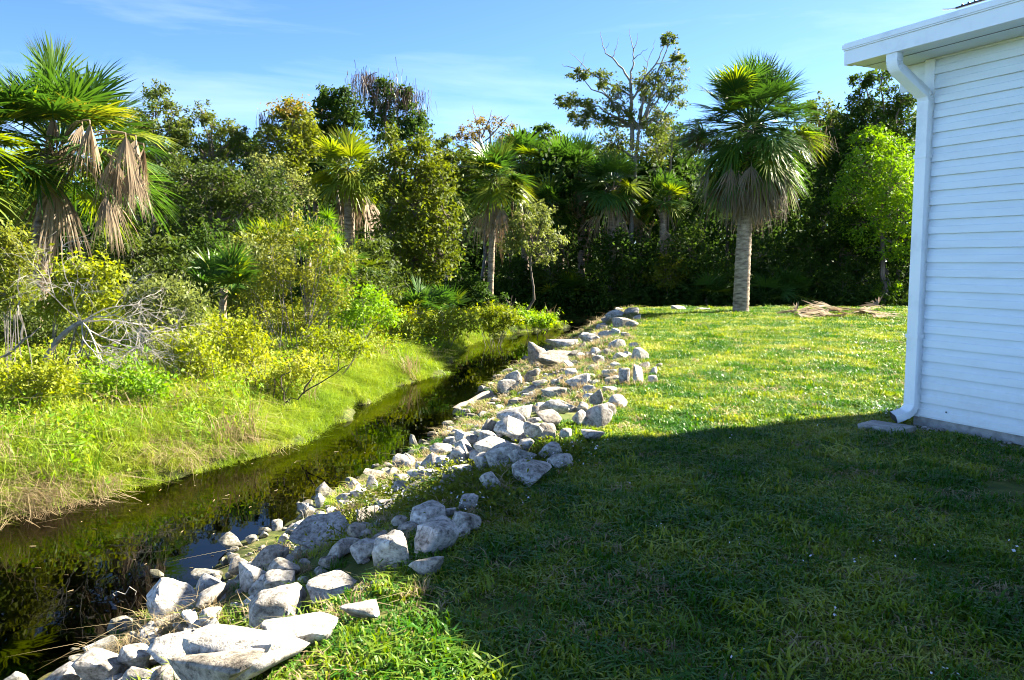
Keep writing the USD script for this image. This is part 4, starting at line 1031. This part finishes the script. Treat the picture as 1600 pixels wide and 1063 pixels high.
SH = [
 ("green leafy shrub at the left edge in front of the palm trunk", 10.5, 20, [(5,385,28,28),(20,410,26,26),(5,440,32,30),(28,455,28,26)], L_OLIVE, .055),
 ("yellow green shrub in front of the left palm's trunk", 12, 105, [(105,428,26,20),(135,432,34,24),(165,430,26,20),(110,465,40,26),(155,465,38,24),(80,480,34,22)], L_YELLOW, .06),
 ("silvery yellow shrub right of the bleached dead branches", 12.3, 250, [(205,465,40,25),(250,460,42,25),(290,475,38,25),(225,500,45,28),(280,505,42,28)], L_GREY, .055),
 ("yellow weedy shrub below the silvery shrub", 11, 290, [(270,545,40,28),(310,540,38,28),(285,580,42,28),(325,575,35,25)], L_YELLOW, .05),
 ("low yellow shrub on the bank behind the dark bare twigs", 12, 370, [(350,520,38,28),(390,530,35,28),(360,560,40,28),(400,570,35,25)], L_YELLOW, .05),
 ("tall twiggy willow shrub in front of the palmetto row", 14.5, 460, [(425,385,24,28),(462,362,22,26),(500,385,24,30),(535,410,22,26),(440,430,34,26),(490,440,34,26),(405,455,26,22),(530,465,26,24),(420,495,32,22),(475,500,36,22)], L_WILLOW, .05),
 ("bright green bush right of the tall willow shrub", 15.5, 550, [(535,480,32,25),(570,470,30,25),(555,505,38,25),(595,495,30,22)], L_LIME, .06),
 ("yellow green bush at the bank below the big olive tree", 17.5, 625, [(605,510,32,22),(640,500,32,22),(625,525,38,18)], L_YELLOW, .065),
 ("low yellow bush right of the bank palmettos", 19, 700, [(670,505,28,18),(700,500,28,18),(690,520,35,15),(725,505,25,16)], L_YELLOW, .07),
 ("low bush with dead red twig near the far bend of the ditch", 21.5, 775, [(750,495,26,16),(780,492,24,15),(765,508,32,12),(800,498,18,12)], L_YELLOW, .075),
 ("last leafy weeds at the far bend of the ditch", 24.5, 835, [(820,498,18,10),(845,500,16,9),(862,503,12,8)], L_LIME, .085),
 ("leafy weed clump on the left edge of the bank", 9, 40, [(25,590,40,28),(70,600,40,25),(40,630,42,22),(95,585,30,22)], L_YELLOW, .048),
 ("small green weed clump below the bleached dead branches", 9.6, 190, [(160,600,32,20),(205,595,35,22),(240,605,30,18)], L_LIME, .048),
 ("weed clump in the middle of the grassy bank under bare twigs", 11, 430, [(410,600,35,20),(450,590,38,22),(480,575,35,22)], L_YELLOW, .05),
 ("yellow weeds between the willow shrub and the ditch", 13.2, 510, [(490,535,38,25),(530,540,35,22),(560,545,32,18)], L_YELLOW, .055),
 ("dark green undergrowth bush at the left palm's foot", 14, 60, [(30,500,36,30),(75,520,42,30),(30,535,40,30)], L_OAK, .06),
 ("olive bush in the shadow behind the silvery shrub", 15.5, 260, [(230,430,40,25),(280,425,40,25),(320,450,35,25)], L_OAK, .065),
 ("dense green bush below the left half of the wide bushy tree", 17.2, 220, [(170,390,40,35),(215,400,40,35),(255,400,38,35),(190,440,42,35)], L_OAK, .075),
 ("tangled shrub with bare stems between the palm's dead fans and the palmetto", 16.8, 290, [(290,400,35,30),(270,445,35,30),(310,440,35,30),(330,375,30,25)], L_DEEP, .075),
 ("grey green bush in front of the three upright palmettos", 16.2, 420, [(390,400,32,30),(425,410,35,30),(380,440,32,28),(360,470,35,25)], L_GREY, .07),
 ("dense bush behind the young pine", 18.5, 560, [(520,420,35,35),(570,420,35,35),(600,440,32,30),(590,395,30,25)], L_OAK, .08),
 ("olive bush at the foot of the wide bushy tree", 17, 430, [(390,450,35,30),(430,470,40,25),(560,445,38,30),(590,455,35,28)], L_OAK, .07),
]
for i, (lab, D, bp, bl, mt, lf) in enumerate(SH):
    shrub(lab, D, bp, bl, mt, lf, seed=300 + i)

# dead, bleached branches fallen on the bank
def twig_fan(start, dirs, L, r, rng, depth=3):
    out, tips = [], []
    def grow(p, d, length, rad, lev):
        n = 5
        P = [p]
        for _ in range(n):
            d2 = unit(d + rng.normal(0, 0.16, 3) - np.array([0, 0, 0.05]))
            P.append(P[-1] + d2 * length / n); d = d2
        out.append(tube(np.array(P), np.linspace(rad, rad * 0.45, n + 1), 4 if lev < depth else 3, cap=False))
        if lev < depth:
            for k in range(rng.integers(4, 7)):
                i = rng.integers(2, n + 1)
                grow(P[i], unit(d + rng.normal(0, 0.55, 3)), length * rng.uniform(0.45, 0.75), rad * 0.5, lev + 1)
    for d in dirs:
        grow(np.array(start, float), unit(d), L, r, 0)
    return join(out)
rt = np.random.default_rng(61)
g0 = hit(75, 575); c0 = at(128, 503, 10.4)
rootD, oD = thing("fallen_dead_branch", "bleached grey dead branch with fine twigs sprawled over the left bank", "dead branch", (c0[0], c0[1], height(c0[0], c0[1])))
part("limb", tube(bez(at(70, 565, 10.3), at(90, 520, 10.3), c0, 8), np.linspace(0.04, 0.03, 8), 6), BARK_GREY, rootD, origin=oD)
part("twig", twig_fan(c0, [(1, -0.2, 0.1), (0.9, -0.5, -0.4), (0.5, -0.4, -0.9), (-0.3, -0.3, 0.7), (0.6, 0, 0.7), (1, 0.2, -0.1), (0.2, -0.5, -0.8), (0.05, -0.2, 0.9)], 0.72, 0.011, rt), TWIG_PALE, rootD, origin=oD)
c1 = at(215, 515, 11.2)
rootD2, oD2 = thing("fallen_dead_branch", "smaller grey dead branch reaching right from under the silvery shrub", "dead branch", (c1[0], c1[1], height(c1[0], c1[1])))
part("twig", twig_fan(c1, [(1, 0, -0.1), (0.8, -0.2, -0.5), (0.4, -0.3, -0.8), (1, -0.1, 0.2)], 0.6, 0.012, rt), TWIG_PALE, rootD2, origin=oD2)
def bare(label, D, paths, mat=BARK_DARK, r=0.014):
    p0 = at(*paths[0][0], D)
    root, o = thing("bare_branch", label, "branch", (p0[0], p0[1], float(height(p0[0], p0[1]))))
    for p in paths:
        part("twig", pxline(p, D, r, r * 0.35, 4), mat, root, origin=o)
bare("dark bare branch leaning right over the grassy bank beside the ditch", 10.6, [[(428,650),(445,632),(475,615),(510,590),(545,570)], [(428,650),(430,620),(428,590)], [(445,632),(440,600),(450,570)], [(475,615),(490,585)], [(410,648),(425,640),(440,640)]])
bare("thin dark bare stems standing in weeds left of the leaning branch", 10.8, [[(365,645),(375,610),(395,570)], [(345,640),(325,610),(305,590)], [(352,640),(340,600),(330,560)], [(365,645),(400,605),(405,580)]], r=0.01)
bare("dark crooked twig at the bottom left of the grassy bank", 7.6, [[(12,800),(22,760),(34,715),(45,700)], [(22,760),(40,745)]], r=0.012)
bare("dark stick lying at the water's edge below the matted dry grass", 8.4, [[(195,765),(230,735),(245,722)], [(205,757),(230,760)]], r=0.012)
bare("reddish dead twig standing above the far bend bush", 22, [[(800,505),(797,480),(800,462)], [(797,480),(790,465)], [(799,478),(806,466)]], BARK_DARK, 0.02)
bare("pale bare stem in front of the left palm trunk", 10.2, [[(35,535),(33,490),(28,450),(30,420)], [(0,560),(40,530),(62,512)]], BARK_GREY, 0.018)
bare("bent pale reed folded over in the dark near water", 5.3, [[(182,962),(184,930),(205,918),(212,945),(218,965)]], TWIG_PALE, 0.0035)
bare("pale dead stalks leaning in the water by the long grey stone", 6.2, [[(475,815),(478,790),(475,770)], [(480,815),(486,780)]], TWIG_PALE, 0.0035)
bare("pale dry stalk lying at the lower waterline beside dead grass", 4.4, [[(135,1010),(150,1020),(175,1026)], [(137,1030),(136,1010)]], TWIG_PALE, 0.0035)
# log plank by the heap
pa, pb = hit(672, 648), hit(768, 622)
pa[2] = height(pa[0], pa[1]) + 0.05; pb[2] = height(pb[0], pb[1]) + 0.06
Pk = bez(pa, (pa + pb) / 2 + [0, 0, 0.05], pb, 9)
v, f = tube(Pk, 0.075 + 0.012 * np.sin(np.arange(9) * 2.1), 9)
v = v + 0.03 * (meshkit.fbm(v * 9, 3, 3)[:, None] - 0.5)
tag(part("driftwood_log", (v, f), WOOD, smooth=40), "weathered grey log lying along the bank behind the stone heap", "log")
# heap of cut fronds on the lawn at the far right
hp = hit(1300, 496)
rootH, oH = thing("brush_heap", "low brown heap of dead fronds on the far lawn right of the skirted palm", "brush heap", hp)
rh = np.random.default_rng(71)
for i in range(26):
    h = hp + np.r_[rh.normal(0, 0.75), rh.normal(0, 0.35), rh.uniform(0.02, 0.22)]
    part("dead_frond", frond(h, rh.uniform(0, 6.28), rh.normal(0, 0.12), 0.5, 0.6, rh, 14, spread=0.7, sag=0.05, droop=0.05, wid=0.04, lift=0.15, jag=0.3), L_DEAD, rootH, origin=oH)

# ------------------------------------------------------------------ grass and ground cover
def blades(n, radius, h, w, lean, rng, seg_tip=0.55, flop=0.35):
    a = rng.uniform(0, 2 * np.pi, n); r = radius * np.sqrt(rng.uniform(0, 1, n))
    base = np.stack([r * np.cos(a), r * np.sin(a), np.full(n, -0.01)], 1)
    hh = h * rng.uniform(0.55, 1.15, n)
    az = rng.uniform(0, 2 * np.pi, n)
    d = np.stack([np.cos(az), np.sin(az), np.zeros(n)], 1)
    ln = np.abs(rng.normal(0, lean, n)) + 0.1
    side = np.stack([-np.sin(az), np.cos(az), np.zeros(n)], 1) * (w * rng.uniform(0.7, 1.2, n) / 2)[:, None]
    mid = base + d * (ln * hh * 0.45)[:, None] + UP * (hh * 0.62)[:, None]
    tip = base + d * (ln * hh * (1 + flop))[:, None] + UP * (hh * (1 - flop * np.minimum(ln, 1.2)))[:, None]
    V = np.stack([base - side * 0.8, base + side * 0.8, mid - side, mid + side, tip], 1).reshape(-1, 3)
    F = np.array([[0, 1, 3], [0, 3, 2], [2, 3, 4]])
    return V, (F[None] + (np.arange(n) * 5)[:, None, None]).reshape(-1, 3)

def scatter(name, label, cat, protos, P, scale, rng, mat, tilt=0.12):
    """One object that draws many tufts."""
    pi = UsdGeom.PointInstancer.Define(stage, path_for(name))
    root = str(pi.GetPath())
    UsdGeom.Scope.Define(stage, root + "/tufts")
    tg = []
    for k, m in enumerate(protos):
        part("tuft", m, mat if not isinstance(mat, list) else mat[k], root + "/tufts")
        tg.append(Sdf.Path(root + "/tufts/tuft" + (f"_{k:03d}" if k else "")))
    pi.CreatePrototypesRel().SetTargets(tg)
    n = len(P)
    pi.CreateProtoIndicesAttr(Vt.IntArray.FromNumpy(rng.integers(0, len(protos), n).astype(np.int32)))
    pi.CreatePositionsAttr(Vt.Vec3fArray.FromNumpy(np.asarray(P, np.float32)))
    sc = np.repeat((scale * rng.uniform(0.75, 1.3, n))[:, None], 3, 1)
    pi.CreateScalesAttr(Vt.Vec3fArray.FromNumpy(sc.astype(np.float32)))
    yaw = rng.uniform(0, 2 * np.pi, n); tx = rng.normal(0, tilt, n)
    q = np.stack([np.cos(yaw / 2) * np.cos(tx / 2), np.cos(yaw / 2) * np.sin(tx / 2), np.sin(yaw / 2) * np.sin(tx / 2), np.sin(yaw / 2) * np.cos(tx / 2)], 1)
    pi.CreateOrientationsAttr(Vt.QuathArray([Gf.Quath(*map(float, x)) for x in q]))
    tag(pi, label, cat, kind="stuff")
    return pi

def weed(rng, n=110, h=0.3, leaf=0.036, rad=0.16):
    P = np.stack([rng.normal(0, rad, n), rng.normal(0, rad, n), rng.uniform(0.15, 1, n) * h], 1)
    v, f = leaf_cards(P, leaf, rng, 0.42, up=0.4)
    k = 7
    b = np.stack([rng.normal(0, 0.05, k), rng.normal(0, 0.05, k), np.zeros(k)], 1)
    return join([(v, f), sticks(b, b + np.stack([rng.normal(0, rad, k), rng.normal(0, rad, k), np.full(k, h * 0.8)], 1), 0.004, 0.002, 3)])
rg = np.random.default_rng(81)
def sample(n, y0, y1, x0=None, x1=None, power=1.0):
    y = y0 + (y1 - y0) * rg.uniform(0, 1, n) ** power
    half = 0.70 * y + 0.8
    x = rg.uniform(-1, 1, n) * half
    return x, y
def inside_house(x, y):
    d = np.stack([x - C[0], y - C[1]], -1)
    lx, ly = d @ U, d @ np.array([-U[1], U[0]])
    ragged = 0.10 + 0.22 * meshkit.noise(np.stack([x * 6, y * 6, 0 * x], -1), 17)
    return (lx > -0.12) & (ly > -ragged) & (ly < DEEP)

SA = np.array(STONES)
def off_stones(P, grow=1.0):
    d = np.hypot(P[:, None, 0] - SA[None, :, 0], P[:, None, 1] - SA[None, :, 1])
    return P[(d > SA[None, :, 2] * grow).all(1)]
# lawn
protos = [blades(95, 0.13, h, 0.0075, 0.7, rg) for h in (0.034, 0.042, 0.05, 0.038)]
x, y = sample(72000, 2.0, 25.3, power=0.62)
e = lawn_x(y) + 0.35 * (meshkit.noise(np.stack([x, y, 0 * x], -1) * 1.7, 2) - 0.5)
bald = meshkit.fbm(np.stack([x, y, 0 * x], -1) * 0.8, 3, 12)
keep = (x > e - 0.1) & ~inside_house(x, y) & (bald + 0.12 * meshkit.noise(np.stack([x, y, 0 * x], -1) * 9, 4) > 0.235)
x, y = x[keep], y[keep]
P = np.stack([x, y, height(x, y)], 1)
P = P[~((P[:, 0] < 2.5) & (np.hypot(P[:, 0], P[:, 1] - 7.0) < 0.0))]
near = P[:, 0] < lawn_x(P[:, 1]) + 1.0
P = np.vstack([P[~near], off_stones(P[near], 0.95)])
protos = protos + protos[:4] + [blades(95, 0.13, h, 0.008, 0.8, rg) for h in (0.04, 0.06)] + [blades(80, 0.12, h, 0.006, 1.0, rg) for h in (0.034, 0.04)]
scatter("lawn_grass", "mown green lawn grass, half in the house's shadow and half in sun", "grass", protos, P, (0.9 + 0.035 * P[:, 1]) * (0.75 + 0.5 * meshkit.fbm(np.stack([P[:, 0], P[:, 1], 0 * P[:, 0]], -1) * 1.6, 3, 44)), rg, [L_GRASS] * 11 + [L_DRY])

# grass between the stones of the near bank, taller, partly dry
x, y = sample(34000, 2.4, 24.5, power=0.75)
e, r = lawn_x(y), shore_r(y)
t = (e - x) / (e - r)
dn = meshkit.fbm(np.stack([x, y, 0 * x], -1) * 1.5, 3, 15)
keep = (t > -0.05) & (t < 0.97) & (dn + 0.22 * (1 - t) > 0.47)
x, y = x[keep], y[keep]
P = np.stack([x, y, height(x, y)], 1)
P = P[np.hypot((P[:, 0] - 0.05) / 0.85, (P[:, 1] - 6.9) / 0.7) > 1]
P = off_stones(P, 1.2)
protos = [blades(34, 0.07, h, 0.007, 0.9, rg) for h in (0.07, 0.10, 0.12, 0.08)]
scatter("bank_grass", "green and straw coloured grass tufts growing between the stones", "grass", protos, P, np.where(P[:, 1] > 4.3, 0.42 + 0.045 * P[:, 1], 0.8), rg, [L_GRASS, L_GRASS, L_DRY, L_BANK])

# left bank tall grass
def left_pts(n, w0, w1, y0=3, y1=27, thr=0.0, seed=1, power=0.8):
    y = y0 + (y1 - y0) * rg.uniform(0, 1, n) ** power
    w = rg.uniform(w0, w1, n)
    x = shore_l(y) - w
    k = (np.abs(x) < 0.70 * y + 0.8) & (meshkit.fbm(np.stack([x, y, 0 * x], -1) * 0.9, 3, seed) > thr)
    x, y = x[k], y[k]
    return np.stack([x, y, height(x, y)], 1)
protos = [blades(60, 0.13, h, 0.007, 0.75, rg, flop=0.45) for h in (0.19, 0.26, 0.34, 0.16)]
P = left_pts(17000, 0.0, 3.4, thr=0.33, seed=31)
scatter("marsh_grass", "tall bright yellow green grass on the far bank of the ditch", "grass", protos, P, 0.5 + 0.5 * np.clip(shore_l(P[:, 1]) - P[:, 0], 0, 1.2), rg, L_BANK)
P = left_pts(1500, 0.05, 4.0, thr=0.50, seed=37)
scatter("tall_weeds", "taller loose clumps of grass and reeds standing out of the far bank", "weeds", [blades(26, 0.10, h, 0.007, 0.6, rg, flop=0.4) for h in (0.40, 0.52)] + [weed(rg, 60, 0.45, 0.05, 0.12)], P, np.full(len(P), 1.0), rg, [L_BANK, L_DRY, L_LIME])
P = left_pts(900, -0.22, 0.1, thr=0.42, seed=33)
P[:, 2] = np.minimum(P[:, 2], WATER - 0.02)
scatter("shallow_grass", "olive grass standing in the shallow water along the far bank", "grass", [blades(30, 0.12, h, 0.006, 0.9, rg) for h in (0.09, 0.12)], P, np.full(len(P), 0.9), rg, L_BANK)
# matted dry grass
cs = [hit(255, 695), hit(310, 680), hit(200, 700), hit(30, 790), hit(95, 775), hit(20, 690)]
P = np.vstack([c + rg.normal(0, 1, (42, 3)) * [0.32, 0.2, 0] for c in cs])
P[:, 2] = height(P[:, 0], P[:, 1])
scatter("dry_grass", "matted straw coloured dead grass on the far bank", "dry grass", [blades(70, 0.15, h, 0.0045, 1.1, rg, flop=0.6) for h in (0.15, 0.2)], P, np.full(len(P), 1.0), rg, L_DRY, 0.3)
cs = [hit(280, 985), hit(240, 1000), hit(300, 975), hit(205, 1012), hit(420, 880), hit(640, 655)]
P = np.vstack([c + rg.normal(0, 1, (12, 3)) * [0.09, 0.08, 0] for c in cs])
P[:, 2] = height(P[:, 0], P[:, 1])
scatter("dry_grass", "pale dead grass stalks at the near waterline between stones", "dry grass", [blades(22, 0.07, h, 0.003, 1.0, rg, flop=0.6) for h in (0.09, 0.12)], P, np.full(len(P), 1.0), rg, L_DRY, 0.3)
# leafy weeds
P = left_pts(5200, 1.0, 9.0, y0=5, thr=0.36, seed=41)
scatter("weedy_ground_cover", "yellow green leafy weeds covering the ground among the bank shrubs", "weeds", [weed(rg) for _ in range(5)], P, 0.9 + 0.02 * P[:, 1], rg, [L_YELLOW, L_LIME, L_YELLOW, L_OLIVE, L_YELLOW])
x = rg.uniform(-16, 18, 1500); y = rg.uniform(29.5, 34, 1500)
P = np.stack([x, y, height(x, y)], 1)
scatter("forest_undergrowth", "dark low undergrowth along the foot of the woods across the water", "undergrowth", [weed(rg, 70, 0.7, 0.14, 0.35) for _ in range(4)], P, np.full(1500, 1.1), rg, L_DEEP)
# flowering creeper between the shaded stones
cs = [(600,800,.45), (640,775,.5), (680,770,.45), (700,790,.35), (560,830,.3), (730,765,.35), (745,765,.3), (850,715,.25)]
P = np.vstack([hit(a, b) + rg.normal(0, 1, (34, 3)) * [r * 0.7, r * 0.8, 0] for a, b, r in cs])
P[:, 2] = height(P[:, 0], P[:, 1])
P = off_stones(P, 1.25)
scatter("creeping_weeds", "low dark leafy creeper growing between the shaded stones", "weeds", [weed(rg, 60, 0.07, 0.026, 0.09) for _ in range(4)], P, np.full(len(P), 1.0), rg, L_OLIVE)
def flower(rng, n):
    v, f = leaf_cards(np.stack([rng.normal(0, 0.05, n), rng.normal(0, 0.05, n), rng.uniform(0.05, 0.09, n)], 1), 0.013, rng, 0.9, up=0.8)
    return v, f
cs = [(845,742,.15,12), (865,732,.2,8), (895,700,.25,14), (920,720,.2,5), (640,790,.35,40), (670,770,.35,36), (600,800,.3,30), (735,800,.2,16), (1395,655,.2,30), (1080,760,1.2,4), (1200,880,1.0,3), (1450,900,.8,7), (1000,900,.9,2), (1300,1000,.8,2)]
P = np.vstack([hit(a, b) + rg.normal(0, 1, (n, 3)) * [r * 0.7, r * 0.7, 0] for a, b, r, n in cs])
P[:, 2] = height(P[:, 0], P[:, 1])
P = P[~inside_house(P[:, 0], P[:, 1])]
scatter("white_wildflower", "tiny white wildflowers dotted in the shaded lawn and among the stones", "wildflowers", [flower(rg, k) for k in (2, 3, 5)], P, np.full(len(P), 0.9), rg, L_PETAL)
# leaf litter lying in the shallows at the lower left
cs = [(115,1000,.18), (130,985,.12), (120,1030,.15), (90,1040,.2), (160,985,.2)]
P = np.vstack([hit(a, b) + rg.normal(0, 1, (60, 3)) * [r * 1.4, r * 1.4, 0] for a, b, r in cs])
hz_ = height(P[:, 0], P[:, 1]); P = P[hz_ < WATER - 0.03]; hz_ = hz_[hz_ < WATER - 0.03]
P[:, 2] = np.maximum(hz_ + 0.01, WATER - 0.05)
lv = leaf_cards(P, 0.05, rg, 0.6, up=0.9)
tag(part("sunken_leaf_litter", lv, L_RED), "orange and red fallen leaves lying under the shallow water", "leaf litter", kind="stuff")
# floating straw and bits
P = np.vstack([np.stack([rg.uniform(-3.9, -1.6, 70), rg.uniform(4.6, 9.5, 70), np.full(70, WATER + 0.004)], 1)])
P = P[(P[:, 0] < shore_r(P[:, 1])) & (P[:, 0] > shore_l(P[:, 1]))]
d = unit(np.c_[rg.normal(size=(len(P), 2)), np.zeros(len(P))]) * rg.uniform(0.01, 0.06, (len(P), 1))
tag(part("floating_straw", sticks(P, P + d, 0.0025, 0.0015, 4), L_DRY), "bits of straw and stalk floating on the dark water", "straw", kind="stuff")
